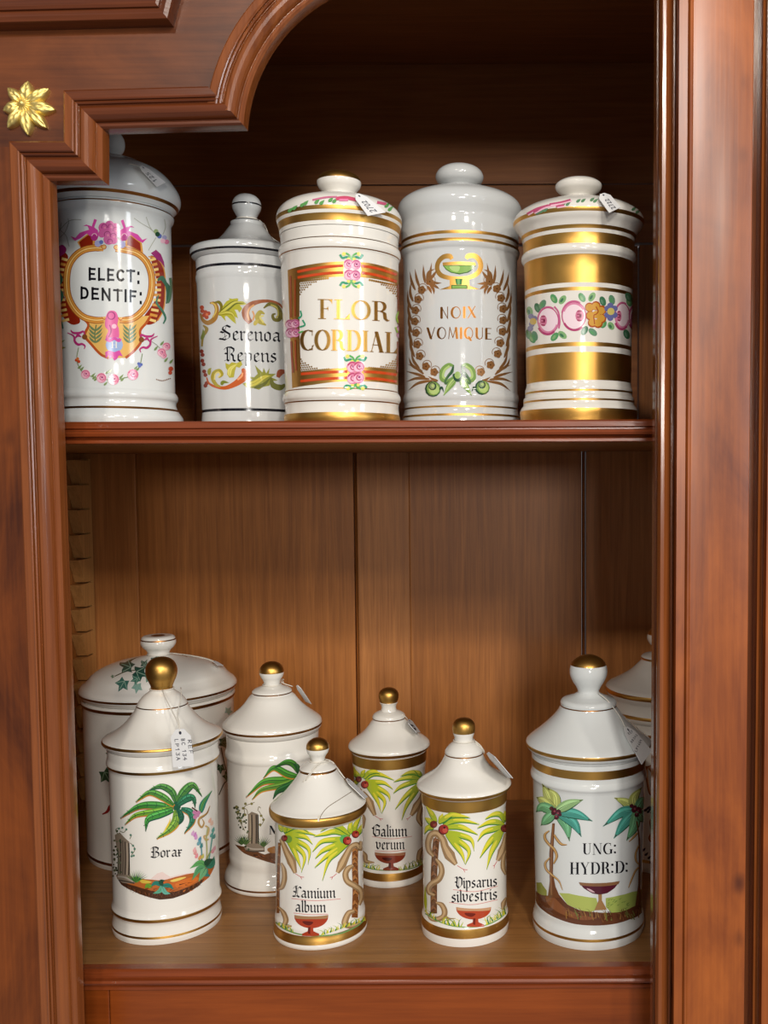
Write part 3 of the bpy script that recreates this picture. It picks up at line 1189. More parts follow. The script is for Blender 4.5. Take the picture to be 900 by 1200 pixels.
def sweep(name, path, prof, mat, parent, yplane):
    off = offsets(path)
    V, F = [], []
    k = len(prof)
    # flat-shade across the mitres: every leg gets its own ring of vertices
    for i in range(len(path) - 1):
        b = len(V)
        for j in (i, i + 1):
            for d, h in prof:
                q = path[j] + off[j] * d
                V.append((q.x, yplane - h, q.y))
        for a in range(k - 1):
            F.append((b + a, b + a + 1, b + k + a + 1, b + k + a))
    bm = bmesh.new()
    me = bpy.data.meshes.new('t')
    me.from_pydata(V, [], F)
    bm.from_mesh(me)
    bpy.data.meshes.remove(me)
    bmesh.ops.remove_doubles(bm, verts=bm.verts, dist=1e-6)
    return bm_obj(name, bm, mat, parent, True, 28)


MP = [(0.0, -.007), (0.0, .001), (.0007, .0045), (.0022, .0062), (.0042, .0060), (.0052, .0046), (.0058, .0046), (.0060, .0062),
      (.0075, .0090), (.0100, .0112), (.0125, .0118), (.0150, .0112), (.0172, .0094), (.0182, .0076), (.0188, .0076), (.0190, .0096),
      (.0200, .0104), (.0210, .0096), (.0212, .0082), (.0218, .0082), (.0220, .0098), (.0228, .0104), (.0238, .0098),
      (.0242, .0084), (.0300, .0080), (.0312, .0070), (.0312, -.001), (.0312, -.007), (0.0, -.007)]
# face boards sit behind the moulding
off = offsets(path)
inner = [path[i] + off[i] * .012 for i in range(len(path))]
xo = -0.78
zmid = W(0, 172)[1]
i172 = 1
st = [(xo, ZBOT), (inner[0].x, ZBOT), (inner[1].x, zmid), (xo, zmid)]
plate('stile', st, YF, YF + .022, MAHOG, cab)
sp = [(xo, zmid), (inner[1].x, zmid)]
sp += [(q.x, q.y) for q in inner[1:]]
sp += [(inner[-1].x, ZTOP), (xo, ZTOP)]
plate('spandrel', sp, YF, YF + .022, MAHX, cab)
# mouldings, one leg after the other so that the grain follows each length


def leg(i0, i1, mat):
    pth = path[i0:i1 + 1]
    of = off[i0:i1 + 1]
    V, F = [], []
    k = len(MP)
    for p, m in zip(pth, of):
        for d, h in MP:
            q = p + m * d
            V.append((q.x, YF - h, q.y))
    for j in range(len(pth) - 1):
        for a in range(k - 1):
            F.append((j * k + a, j * k + a + 1, (j + 1) * k + a + 1, (j + 1) * k + a))
    F.append(tuple(range(k - 1)))
    F.append(tuple((len(pth) - 1) * k + a for a in reversed(range(k - 1))))
    bm = bmesh.new()
    me = bpy.data.meshes.new('t')
    me.from_pydata(V, [], F)
    bm.from_mesh(me)
    bpy.data.meshes.remove(me)
    return bm_obj('opening_moulding', bm, mat, cab, True, 24)


leg(0, 1, MAHM)
leg(1, 2, MAHH)
leg(2, 3, MAHM)
leg(3, 4, MAHH)
leg(4, len(path) - 1, MAHM)

# raised panel moulding, top left
pp = [Vector(W(*q)) for q in ((-260, 43), (204, 32), (240, -110))]
PPF = [(0, 0), (0, .011), (.0012, .0135), (.0045, .0150), (.0070, .0135), (.0074, .0115), (.0105, .0110), (.0108, .0130),
       (.0130, .0140), (.0150, .0132), (.0153, .0112), (.0200, .0085), (.0280, .0070), (.0300, .0070), (.0300, 0), (0, 0)]
sweep('panel_moulding', pp, PPF, MAHH, cab, YF)
inn = [pp[i] + offsets(pp)[i] * .029 for i in range(3)]
plate('raised_panel', [(q.x, q.y) for q in inn] + [(inn[0].x, inn[2].y)], YF - .006, YF, MAHX, cab)

# thin cock-bead that follows the arch on the spandrel
bd = []
for k in range(26):
    a = math.radians(ang0 - 4 + (90 - ang0 + 4) * k / 25)
    q = P(cx + (R + 47) * math.cos(a), cy - (R + 47) * math.sin(a), YF)
    bd.append(Vector((q.x, YF + .0004, q.z)))
V, F = tube_geo(bd, .0011, 8)
mesh_obj('arch_bead', V, F, MAHX, cab, None, True)

# gilt rosette
rc = P(30.3, 124.5, YF)
ros = bpy.data.objects.new('rosette', None)
ros.location = rc
link(ros, cab)
ros['label'] = 'gilt metal eight-petalled flower ornament'
tips = [(225, 108), (378, 165), (424, 322), (360, 458), (225, 512), (72, 458), (38, 328), (72, 158)]
for i, (tx, ty) in enumerate(tips):
    tip = P(tx / 6.43, 80 + ty / 6.43, YF)
    d = Vector((tip.x - rc.x, tip.z - rc.z))
    Lg = d.length
    d.normalize()
    nrm = Vector((-d.y, d.x))
    nu, nv = 18, 12
    wid = .0052 if i % 2 else .0058
    V, F = [], []
    for a in range(nu + 1):
        u = a / nu
        ww = wid * (math.sin(PI * min(1, .12 + .88 * u) ** 1.15) ** .75 if u < 1 else 0.02) + .0001
        for b in range(nv + 1):
            v = b / nv * 2 - 1
            q = Vector((rc.x, rc.z)) + d * (Lg * (.08 + .92 * u)) + nrm * (ww * v)
            h = (.0022 + .0040 * math.sin(PI * (u * .85 + .1))) * (1 - v ** 4) ** .8
            h -= .0012 * math.exp(-(v / .16) ** 2) * (1 - u * .5)
            h += .00045 * math.sin(22 * u - 9 * abs(v)) * (1 - v * v)
            V.append((q.x, YF - h - (0.0006 if abs(v) < .99 else -.0003), q.y))
    for a in range(nu):
        for b in range(nv):
            s_ = a * (nv + 1) + b
            F.append((s_, s_ + 1, s_ + nv + 2, s_ + nv + 1))
    o = mesh_obj('petal', V, F, BRASS, None, None, True)
    o.parent = ros
    o.matrix_parent_inverse = Matrix.Translation(rc).inverted()
# centre: button inside a ring of fine rays
bm = bmesh.new()
nr, ns = 10, 48
rows = []
for a in range(nr + 1):
    r = .0068 * a / nr
    row = []
    for k in range(ns):
        t = 2 * PI * k / ns
        if r < .0024:
            h = .0064 + math.sqrt(max(0, .0024 ** 2 - r * r))
        else:
            h = .0062 - (r - .0024) * .35 + .0007 * math.cos(t * 16) * min(1, (r - .0024) / .001)
        row.append(bm.verts.new((rc.x + r * math.cos(t), YF - h, rc.z + r * math.sin(t))) if (a or not k) else row[0])
    rows.append(row)
row = [bm.verts.new((rc.x + .0068 * math.cos(2 * PI * k / ns), YF - .001, rc.z + .0068 * math.sin(2 * PI * k / ns))) for k in range(ns)]
rows.append(row)
for a in range(len(rows) - 1):
    for k in range(ns):
        j = (k + 1) % ns
        if a == 0:
            bm.faces.new((rows[0][0], rows[1][k], rows[1][j]))
        else:
            bm.faces.new((rows[a][k], rows[a + 1][k], rows[a + 1][j], rows[a][j]))
o = bm_obj('center_button', bm, BRASS, None, True, 60)
o.parent = ros
o.matrix_parent_inverse = Matrix.Translation(rc).inverted()

# right-hand pilaster: face panel, bead mouldings either side, and the next frame
YP = 0.80
xp = lambda px: P(px, 640, YP).x


def strip(name, pts, mat, back=YF + .022, inset=0.0):
    """pts: (photo column, height in front of the face plane)"""
    prof = [(P(a, 640, YP + .02 - h).x, YP + .02 - h) for a, h in pts]
    for i in range(1, len(prof)):                # keep the section free of undercuts
        prof[i] = (max(prof[i][0], prof[i - 1][0]), prof[i][1])
    prof = [(prof[0][0] + inset, back)] + prof + [(prof[-1][0], back)]
    return prism_z(name, prof, ZBOT, ZTOP, mat, cab)


strip('bead_moulding', [(764, -.008), (764, .004), (764.6, .006), (766.4, .006), (767.4, .003), (768.3, .003), (768.8, .010), (770.5, .0150),
                        (774, .0180), (778, .0180), (782, .0150), (785, .008), (786, .004), (787, .004), (787.2, .0075), (788.2, .0075), (788.5, -.004), (793, -.004)], MAHM, inset=.010)
strip('pilaster', [(791, .014), (791.4, .020), (792.2, .0208), (802.5, .0208), (803, .0200), (803.6, .0215), (805.5, .0232), (807.6, .0225), (808.2, .0205),
                   (809, .0200), (876, .0200), (877.3, .0194), (877.6, .012)], MAHP)
strip('bead_moulding', [(877.6, -.004), (882, -.004), (882.3, .006), (884, .0115), (887, .0130), (890, .0115), (892, .006), (892.5, .004), (893.6, .004), (893.8, .008),
                        (895.4, .008), (895.6, .0), (897, .0)], MAHM)
strip('side_frame', [(897, .012), (897.6, .016), (1800, .016)], MAHP)


# ------------------------------------------------------------------ paints
DKGREEN, GREEN, MIDGREEN, YGREEN, YELLOW = (34, 74, 52), (58, 122, 50), (104, 150, 50), (168, 182, 44), (216, 206, 60)
TEAL, LTEAL = (40, 120, 104), (96, 168, 140)
PINK, LPINK, ROSE, MAGENTA, DMAG = (226, 130, 168), (240, 190, 208), (206, 84, 130), (206, 70, 158), (150, 40, 110)
RUST, DRED, RED, ORANGE = (178, 82, 34), (142, 38, 18), (186, 44, 34), (206, 100, 34)
OCHRE, LOCHRE, BROWN, DBROWN, TAN = (214, 150, 66), (236, 202, 124), (126, 74, 36), (66, 38, 24), (150, 122, 84)
SNAKE, SNAKEL, STONE, DSTONE = (150, 120, 84), (196, 164, 122), (136, 122, 106), (74, 64, 56)
BLUE, LAV, CREAM = (92, 110, 180), (170, 170, 210), (240, 234, 222)


def mirror(pts, ax):
    return [(2 * ax - x, y) for x, y in pts]


def rose(B, x, y, r, a=ROSE, b=PINK, c=LPINK):
    B.blob(x, y, r, b)
    B.blob(x - r * .25, y + r * .2, r * .62, c)
    B.ring(x, y, r * .8, r * .22, a, None, 200, 400)
    B.ring(x + r * .1, y, r * .42, r * .2, a, None, 20, 250)
    B.blob(x + r * .12, y - r * .1, r * .2, DMAG)


def ivy(B, x, y, s, rot, mat, vein):
    pts = []
    for a, r in ((0, 1.0), (28, .5), (60, .82), (95, .45), (140, .62), (180, .25), (220, .62), (265, .45), (300, .82), (332, .5)):
        t = math.radians(a + rot)
        pts.append((x + s * r * math.cos(t), y + s * r * math.sin(t)))
    B.poly(pts, mat)
    for a in (0, 60, 300):
        t = math.radians(a + rot)
        B.stroke([(x - s * .2 * math.cos(math.radians(rot)), y - s * .2 * math.sin(math.radians(rot))),
                  (x + s * .7 * math.cos(t), y + s * .7 * math.sin(t))], s * .06, vein)


def frond(B, pts, w, a=YGREEN, b=YELLOW, c=GREEN):
    """painted palm blade: green base running out to a yellow tip with a darker underside"""
    w = w * 1.25
    B.stroke([(p[0] + 1, p[1] + w * .16) for p in pts], w, c, 6, 'leaf')
    B.stroke(pts, w * .9, a, 6, 'leaf')
    q = crom(pts, 6)
    q = q[len(q) // 3:]
    B.stroke([(p[0], p[1] - w * .06) for p in q], w * .5, b, 1, 'leaf')


def cup(B, xa, xb, yt, yb, xs, xe, bowl=(164, 58, 30), band=(160, 122, 84), dark=(96, 28, 18)):
    """footed cup from rim xa..xb at yt to foot xs..xe at yb"""
    cx = (xa + xb) / 2
    h = yb - yt
    wd = (xb - xa) / 2
    yB = yt + h * .58
    pts = [(xa, yt)] + [(cx - wd * math.cos(t), yt + h * .06 + (yB - yt) * math.sin(t)) for t in [k * PI / 14 for k in range(1, 14)]] + [(xb, yt)]
    B.poly(pts, bowl)
    B.poly([(xa, yt), (xb, yt), (cx + wd * .93, yt + h * .17), (cx, yt + h * .2), (cx - wd * .93, yt + h * .17)], band)
    B.poly([(cx - wd * .5, yt + h * .3), (cx + wd * .1, yt + h * .34), (cx - wd * .1, yt + h * .5), (cx - wd * .4, yt + h * .44)], dark, True)
    m = (xs + xe) / 2
    fw = (xe - xs) / 2
    B.poly([(m - fw * .28, yB - 2), (m + fw * .28, yB - 2), (m + fw * .34, yt + h * .78), (m + fw, yt + h * .9), (xe, yb), (xs, yb), (m - fw, yt + h * .9),
            (m - fw * .34, yt + h * .78)], bowl)
    B.poly([(m - fw * .28, yB), (m - fw * .02, yB), (m - fw * .05, yb - h * .08), (m - fw * .3, yb - h * .12)], dark)


def tongue(B, x, y, dx, dy):
    B.stroke([(x, y), (x + dx * .6, y + dy * .6), (x + dx, y + dy * .7)], 5, (196, 92, 96))
    B.stroke([(x + dx * .6, y + dy * .6), (x + dx * .75, y + dy * 1.1)], 4, (196, 92, 96))


def grass(B, xa, ya, xb, yb, n, h, seed, cols=(YGREEN, YELLOW, GREEN)):
    rnd = random.Random(seed)
    for i in range(n):
        t = i / max(1, n - 1)
        x, y = xa + (xb - xa) * t, ya + (yb - ya) * t
        l = h * rnd.uniform(.5, 1)
        B.stroke([(x, y + 6), (x + rnd.uniform(-.3, .3) * h, y - l * .6), (x + rnd.uniform(-.9, .9) * h, y - l)], 12, cols[i % len(cols)], 3, 'out')


def berry(B, x, y, r, dark=False):
    B.blob(x - r * .1, y + r * .12, r * 1.02, (84, 24, 22))
    B.blob(x, y, r * .92, (112, 36, 32) if dark else (156, 46, 38))
    B.blob(x + r * .2, y + r * .25, r * .5, (196, 84, 66) if not dark else (146, 62, 52))
    B.blob(x + r * .1, y - r * .3, r * .22, (60, 16, 20))


# ================================================================== UPPER SHELF
# --- tall jar with the rococo cartouche
zz = ZUP
_s = lambda pr: [(y - (557 - y) * .024, r) for y, r in pr]
je = Jar('apothecary_jar', 'large white jar lettered ELECT: DENTIF: in an orange cartouche, left end of upper shelf', 137, .96,
         [(150.5, 0), (152, 7), (156, 13), (162, 17), (168.5, 18.2), (176, 16.5), (182, 12), (187, 10.5)],
         _s([(192, 10), (194, 15), (196, 27), (199, 38), (201, 42), (204, 50), (209, 61), (216, 70), (225, 77.5), (234, 82.5), (241, 83.5), (247, 81.5), (252, 77), (256, 73)]),
         _s([(256.5, 72.4), (259, 74.4), (263, 74), (267, 71.4), (270, 70.6), (462, 70), (464.5, 72), (468, 73.4), (471, 73), (474, 71), (480, 71.6), (486, 75), (492, 79), (505, 81)]),
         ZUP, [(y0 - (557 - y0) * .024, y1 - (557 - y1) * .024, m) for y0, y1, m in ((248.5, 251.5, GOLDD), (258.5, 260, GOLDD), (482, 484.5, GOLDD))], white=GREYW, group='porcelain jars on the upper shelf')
B = Brush(je, 60, 250, 5.625)
# ribbed shell border and red shoulders
B.poly([(652, 285), (700, 300), (740, 360), (752, 480), (742, 620), (705, 705), (640, 735), (600, 700), (690, 560), (690, 420)], DRED, True)
B.poly([(112, 285), (60, 250), (42, 300), (36, 420), (40, 560), (60, 640), (95, 705), (150, 735), (190, 700), (90, 560), (88, 420)], DRED, True)
B.poly([(172, 190), (250, 128), (286, 150), (292, 215), (200, 240)], OCHRE)
B.poly([(184, 190), (246, 142), (274, 158), (274, 208), (196, 226)], DRED)
B.poly([(598, 196), (516, 132), (492, 150), (488, 215), (606, 262)], OCHRE)
B.poly([(586, 196), (518, 146), (504, 160), (500, 208), (592, 250)], DRED)
B.stroke([(640, 285), (700, 300), (742, 365), (752, 480), (742, 625), (702, 708)], 8, OCHRE)
for k in range(13):
    t = k / 12
    y = 320 + 370 * t
    x = 668 + 34 * math.sin(PI * t)
    B.stroke([(x - 26, y - 8 + 16 * t), (x + 22, y - 22 + 44 * t)], 17, OCHRE if k % 2 else LOCHRE)
    x = 92 - 30 * math.sin(PI * t)
    B.stroke([(x + 26, y - 8 + 16 * t), (x - 22, y - 22 + 44 * t)], 17, OCHRE if k % 2 else LOCHRE)
B = Brush(je, 60, 370, 5.625)
B.poly([(205, 14), (246, 60), (228, 130), (268, 190), (326, 252), (380, 280), (490, 278), (542, 232), (592, 165), (584, 100), (624, 50), (655, 0), (500, 10), (385, 20), (300, 8)], (222, 176, 96))
B.stroke([(205, 14), (246, 60), (222, 130), (268, 192), (326, 254), (380, 280)], 17, RUST)
B.stroke([(490, 278), (542, 236), (592, 170), (586, 100), (624, 50), (655, 2)], 17, RUST)
B = Brush(je, 60, 250, 5.625)
ringl = [(345, 232), (285, 228), (215, 242), (155, 285), (114, 355), (102, 455), (114, 550), (155, 630), (215, 684), (290, 704), (345, 700)]
ringr = [(425, 232), (485, 242), (562, 262), (620, 310), (654, 380), (664, 460), (652, 545), (618, 622), (560, 680), (505, 702), (452, 700)]
for r in (ringl, ringr):
    B.stroke(r, 46, (150, 78, 30))
    B.stroke(r, 36, OCHRE)
    B.stroke(r, 18, (190, 116, 46))
    B.stroke(r, 8, LOCHRE)
for x, y in ((348, 222), (428, 224), (350, 684), (458, 688)):
    B.blob(x, y, 17, RUST)
    B.blob(x, y, 13, OCHRE)
    B.ring(x, y, 7, 4, LOCHRE)
# white field
B.poly([(385, 252), (300, 252), (225, 268), (172, 308), (138, 372), (126, 455), (138, 545), (178, 615), (235, 664), (300, 682), (385, 680), (470, 684),
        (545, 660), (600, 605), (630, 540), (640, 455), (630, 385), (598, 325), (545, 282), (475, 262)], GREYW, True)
# plumes and dragons
for x, y, r in ((345, 95, 34), (385, 78, 30), (420, 100, 36), (335, 135, 26), (440, 130, 26), (385, 130, 44), (380, 172, 36), (410, 176, 28)):
    B.blob(x, y, r, (206, 92, 158))
for x, y, r in ((350, 90, 18), (392, 88, 16), (425, 110, 18), (370, 140, 20), (410, 150, 18), (388, 186, 16)):
    B.ring(x, y, r, 5, DMAG, None, 150, 380)
    B.blob(x + 4, y + 5, r * .4, PINK)
dr = [(128, 150), (160, 162), (190, 128), (250, 108), (240, 84), (212, 84), (232, 74), (268, 86), (284, 36), (302, 44), (284, 92), (308, 112), (312, 152), (292, 184), (268, 158), (236, 134), (192, 166), (158, 182)]
B.poly(dr, MAGENTA)
B.poly([(x, y + (x - 385) * .06) for x, y in mirror(dr, 380)], MAGENTA)
for c in (285, 482):
    B.blob(c, 158, 24, (176, 50, 130))
    B.ring(c, 150, 16, 5, LPINK, None, 180, 360)
B.blob(308, 200, 22, LAV)
B.blob(330, 190, 14, BLUE)
B.blob(466, 206, 24, LAV)
B.blob(448, 190, 12, BLUE)
B.poly([(656, 262), (690, 240), (722, 270), (742, 320), (748, 360), (720, 320), (690, 300)], DMAG)
B.poly([(36, 240), (70, 208), (100, 230), (92, 262), (40, 290)], DMAG, True)
# green dragons at the sides
B.stroke([(700, 442), (728, 428), (752, 460), (772, 500), (770, 560), (758, 595)], [10, 34, 22, 34, 26, 8], (58, 108, 84))
B.stroke([(784, 425), (790, 480), (780, 560), (765, 590)], 18, (86, 132, 104))
B.stroke([(706, 540), (694, 590), (730, 640), (752, 690), (738, 728)], [6, 14, 16, 14, 8], (58, 118, 96))
B.stroke([(50, 400), (66, 440), (44, 470)], 26, (58, 108, 84))
B.stroke([(48, 500), (72, 540), (52, 590), (40, 600)], 24, (58, 118, 96))
B.stroke([(45, 690), (70, 720), (78, 760)], 10, (58, 118, 96))
# lettering
B.text('ELECT:', 'sans', 250, 436, 582, 452, 74, INK)
B.text('DENTIF:', 'sans', 196, 560, 598, 586, 72, INK)
# thin sprays
for s in ([(545, 32), (600, 70), (650, 100), (705, 150)], [(625, 24), (650, 90), (690, 140)], [(745, 40), (752, 90), (735, 140)], [(640, 245), (665, 200), (690, 160)]):
    B.stroke(s, 3.6, (164, 166, 150))
for s in ([(50, 120), (105, 60), (150, 42), (200, 44)], [(60, 160), (95, 120), (118, 60)], [(120, 220), (100, 150), (60, 110)], [(70, 60), (60, 110)], [(118, 62), (112, 34)]):
    B.stroke(s, 3.6, (150, 152, 138))
for x, y, c in ((712, 150, BLUE), (745, 160, LAV), (760, 188, PINK), (735, 182, LPINK), (690, 120, (150, 170, 120)), (700, 138, DKGREEN)):
    B.blob(x, y, 16, c)
B.stroke([(800, 280), (797, 330)], 10, DRED)
B = Brush(je, 60, 370, 5.625)
for cx_, sg in ((292, 1), (516, 1)):
    B.stroke([(cx_, 175), (cx_ - 4, 120), (cx_ + 6, 60)], 8, (96, 116, 78))
    for k in range(4):
        y = 80 + k * 26
        B.leaf([(cx_, y + 20), (cx_ - 26, y), (cx_ - 44, y - 24)], 15, (108, 128, 88))
        B.leaf([(cx_, y + 20), (cx_ + 26, y), (cx_ + 46, y - 24)], 15, (108, 128, 88))
B.poly([(360, 10), (378, -28), (405, -34), (430, -20), (442, 20), (436, 60), (446, 90), (440, 150), (362, 150), (376, 100), (356, 70)], (216, 96, 156), True)
B.ring(396, 0, 24, 7, DMAG)
B.blob(415, 70, 16, LPINK)
B.stroke([(385, 60), (395, 100), (380, 140)], 8, DMAG)
B.blob(416, 192, 57, (150, 172, 214), 52)
B.text('H', 'didone', 394, 212, 440, 212, 40, CREAM)
B.stroke([(360, 150), (385, 165), (416, 150), (445, 165), (455, 150)], 20, MAGENTA)
B.poly([(356, 240), (380, 228), (416, 240), (450, 228), (472, 268), (446, 262), (432, 286), (416, 296), (402, 274), (384, 286), (378, 262), (360, 278)], MAGENTA)
cl = [[(130, 94), (146, 112), (186, 114), (214, 104), (222, 130)], [(108, 112), (150, 134), (158, 170), (180, 190), (204, 186), (224, 200), (218, 220)], [(200, 140), (176, 130), (160, 150)]]
for s in cl:
    B.stroke(s, [5, 14, 16, 12, 5], (180, 48, 120))
    B.stroke([(x - 4, y + 22) for x, y in mirror(s, 406)], [5, 14, 16, 12, 5], (180, 48, 120))
B.blob(222, 140, 18, BROWN)
B.blob(594, 158, 18, BROWN)
B.stroke([(182, 210), (170, 285), (190, 345), (232, 388), (330, 415), (405, 425), (475, 412), (540, 388), (582, 330), (600, 250)], 5, (120, 140, 90))
for x, y in ((190, 338), (204, 350), (285, 408), (278, 392), (296, 418), (372, 372), (390, 366), (462, 402), (470, 420), (556, 345), (570, 352), (360, 448)):
    B.leaf([(x - 12, y + 10), (x, y), (x + 14, y - 16)], 13, (126, 150, 92))
for x, y, r in ((228, 386, 30), (332, 410, 33), (412, 420, 36), (538, 388, 37)):
    rose(B, x, y, r, (214, 110, 146), (232, 156, 180))
for x, y, c in ((168, 292, (206, 74, 40)), (184, 302, (206, 74, 40)), (176, 284, (220, 120, 60)), (576, 316, BLUE), (592, 322, BLUE), (582, 332, (110, 120, 190))):
    B.blob(x, y, 10, c)
for x, y, r in ((726, 242, 28), (758, 202, 26), (740, 262, 20)):
    rose(B, x, y, r, (214, 110, 146), (232, 156, 180))
for x, y in ((690, 214), (756, 290), (730, 180), (790, 300)):
    B.leaf([(x - 12, y + 14), (x, y), (x + 12, y - 16)], 14, (116, 144, 88))
B.blob(786, 350, 16, (190, 70, 40))
B.blob(782, 376, 13, (190, 70, 40))
for k in range(9):
    B.blob(694 + 11 * k, 420 + 8 * math.sin(k * .5), 4, BROWN)
B.stroke([(660, 170), (690, 190), (715, 215)], 4, (150, 150, 140))
B.leaf([(60, 240), (72, 215), (100, 208)], 16, (150, 150, 70))
B.leaf([(58, 190), (70, 175), (95, 158)], 12, (130, 150, 90))
je.build()

# --- white jar lettered in black letter, behind; its glaze colour includes the shade
js = Jar('apothecary_jar', 'slim white jar with black bands, lettered Serenoa Repens, second on the upper shelf', 291, 1.0,
         [(227, 0), (227.8, 5), (230, 11), (234.5, 15.5), (240, 17.3), (246, 16.5), (252, 13.3), (256, 11.6), (258, 12)],
         [(257.5, 12), (259, 15), (260.5, 19), (262, 19.6), (264.5, 19.5), (268, 22), (272, 25), (278, 29.6), (283.5, 35.4), (288, 42.6), (291, 51), (293, 60), (296, 66), (300, 67), (304, 66), (307, 63), (309, 60.5)],
         [(309.5, 60.5), (317, 60.3), (326, 60.2), (329, 61), (332, 60.8), (336, 59.8), (480, 56.5), (485, 56.3), (492, 57), (500, 57)],
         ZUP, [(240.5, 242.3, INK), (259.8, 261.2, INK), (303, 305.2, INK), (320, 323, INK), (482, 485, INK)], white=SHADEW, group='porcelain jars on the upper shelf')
B = Brush(js, 220, 320, 7.2)
B.k = 1.4
A1, A2, A3 = (172, 168, 52), (196, 190, 84), (104, 110, 40)
B.poly([(248, 352), (270, 320), (296, 280), (326, 238), (352, 226), (348, 212), (376, 218), (420, 212), (428, 224), (420, 236), (470, 240), (500, 262), (478, 268), (440, 270), (460, 300),
        (436, 334), (420, 310), (396, 308), (414, 346), (424, 384), (392, 362), (372, 342), (388, 382), (410, 432), (378, 408), (352, 384), (330, 362), (312, 366), (322, 408), (296, 380), (280, 362)], A1)
B.leaf([(262, 352), (330, 300), (400, 250), (480, 255)], 34, A3, None, A2)
B.leaf([(270, 350), (330, 335), (380, 350), (408, 420)], 24, (148, 140, 40), None, A2)
B.stroke([(186, 252), (226, 258), (246, 310), (226, 384), (172, 420), (128, 396), (108, 340)], [8, 24, 26, 30, 28, 20, 10], (160, 116, 52))
B.stroke([(196, 250), (230, 268), (240, 320), (212, 372)], 9, (208, 180, 90))
B.stroke([(220, 250), (262, 246), (284, 280), (272, 330)], [6, 20, 18, 8], (120, 110, 40))
for x, y in ((150, 330), (176, 340), (160, 372), (138, 356), (120, 290), (124, 320)):
    B.blob(x, y, 18, (176, 70, 40))
B.blob(162, 350, 12, (224, 120, 70))
B.stroke([(130, 440), (160, 470), (150, 500), (128, 540), (120, 620)], [8, 22, 20, 16, 10], (150, 130, 60))
B.leaf([(116, 560), (132, 520), (130, 470)], 22, (120, 130, 60))
for x, y in ((118, 660), (126, 690), (124, 740), (134, 770), (140, 830), (150, 860), (160, 930), (150, 950)):
    B.blob(x, y, 17, (140, 62, 50))
B.stroke([(530, 420), (496, 372), (490, 320), (530, 268), (610, 240), (700, 238), (770, 262), (802, 300)], [30, 44, 46, 34, 22, 16, 14, 8], (150, 86, 54))
B.stroke([(516, 400), (506, 350), (520, 300), (560, 268)], 12, (206, 150, 96))
B.stroke([(548, 400), (560, 360), (546, 320)], 10, (206, 150, 96))
B.stroke([(648, 345), (612, 330), (590, 370), (610, 410), (660, 440)], [8, 26, 34, 30, 8], (168, 156, 70))
B.stroke([(640, 360), (610, 372), (640, 420)], 10, (210, 200, 120))
B.leaf([(560, 440), (580, 410), (600, 390)], 24, (186, 170, 80))
B.stroke([(640, 296), (690, 262), (750, 284), (778, 330), (772, 390), (730, 392), (716, 356), (740, 342)], [8, 22, 26, 26, 24, 20, 16, 8], (110, 104, 50))
B.stroke([(700, 268), (750, 292), (764, 350), (745, 378)], 9, (180, 170, 90))
B.leaf([(780, 330), (800, 370), (805, 420)], 20, (130, 120, 60))
B.text('Serenoa', 'black', 274, 562, 788, 578, 76, INK)
B.text('Repens', 'black', 312, 742, 756, 752, 74, INK)
B.stroke([(160, 880), (180, 930), (240, 960), (320, 968), (400, 935), (460, 890), (484, 850), (462, 806)], [8, 12, 16, 22, 34, 48, 52, 14], (190, 92, 42))
B.stroke([(420, 900), (455, 870), (462, 840)], 12, (232, 160, 110))
B.stroke([(262, 882), (290, 856), (268, 824), (226, 842), (212, 890), (240, 940), (280, 960)], [10, 18, 22, 26, 24, 20, 8], (168, 154, 50))
B.stroke([(256, 880), (276, 858), (258, 836), (232, 856), (226, 900)], 8, (224, 208, 120))
B.leaf([(180, 860), (184, 820), (200, 800)], 22, (150, 150, 60))
B.poly([(318, 758), (350, 772), (372, 752), (412, 760), (450, 744), (462, 772), (436, 800), (410, 790), (398, 830), (390, 880), (352, 884), (332, 856), (336, 820), (322, 800)], (176, 168, 60))
B.leaf([(350, 870), (360, 810), (420, 765)], 24, (216, 208, 110), (120, 120, 40))
B.leaf([(285, 945), (300, 920), (350, 925)], 22, (120, 130, 50))
B.poly([(462, 932), (510, 920), (545, 900), (510, 870), (560, 880), (590, 850), (566, 775), (600, 810), (632, 838), (640, 800), (662, 846), (690, 800), (684, 850), (744, 850), (706, 880),
        (760, 905), (700, 912), (690, 950), (640, 960), (600, 985), (560, 972), (500, 970)], (140, 142, 60))
B.leaf([(480, 945), (560, 930), (640, 880), (700, 865)], 30, (200, 190, 80), (90, 96, 40))
B.leaf([(560, 970), (640, 940), (700, 880)], 22, (100, 104, 50))
B.stroke([(700, 880), (720, 945), (780, 965), (822, 940)], [10, 34, 36, 14], (110, 112, 56))
B.stroke([(760, 880), (780, 840), (820, 830)], [20, 40, 20], (150, 80, 56))
js.build()

# --- gold framed jar
jf = Jar('apothecary_jar', 'white jar with gold and orange rose frame lettered FLOR CORDIAL, on the upper shelf', 401, .942,
         [(201.5, 0), (202.3, 10), (204.5, 18), (209, 24), (214, 26), (219, 25), (224, 21), (228, 18.2), (232, 18.5)],
         [(231, 18), (232.5, 26), (235, 38), (239, 53), (244, 64), (250, 70.5), (257, 73.4), (264, 73.2), (269, 71.5), (276, 70.3), (280, 70)],
         [(280.5, 69.2), (290, 69), (292, 69.2), (296, 71.2), (301, 71.6), (305, 70.4), (308, 69), (458, 66), (461, 66.4), (465, 68.6), (470, 69), (473, 67.4), (476, 66.6), (486, 67), (492, 68), (500, 68)],
         ZUP, [(201, 213.6, GOLD), (259.5, 264, GOLD), (267.5, 275.5, GOLD), (293, 294.2, GOLDD), (304.5, 305.7, GOLDD), (460, 461.2, GOLDD), (473.5, 475, GOLDD), (487, 500, GOLD)],
         group='porcelain jars on the upper shelf')
B = Brush(jf, 325, 290, 6)
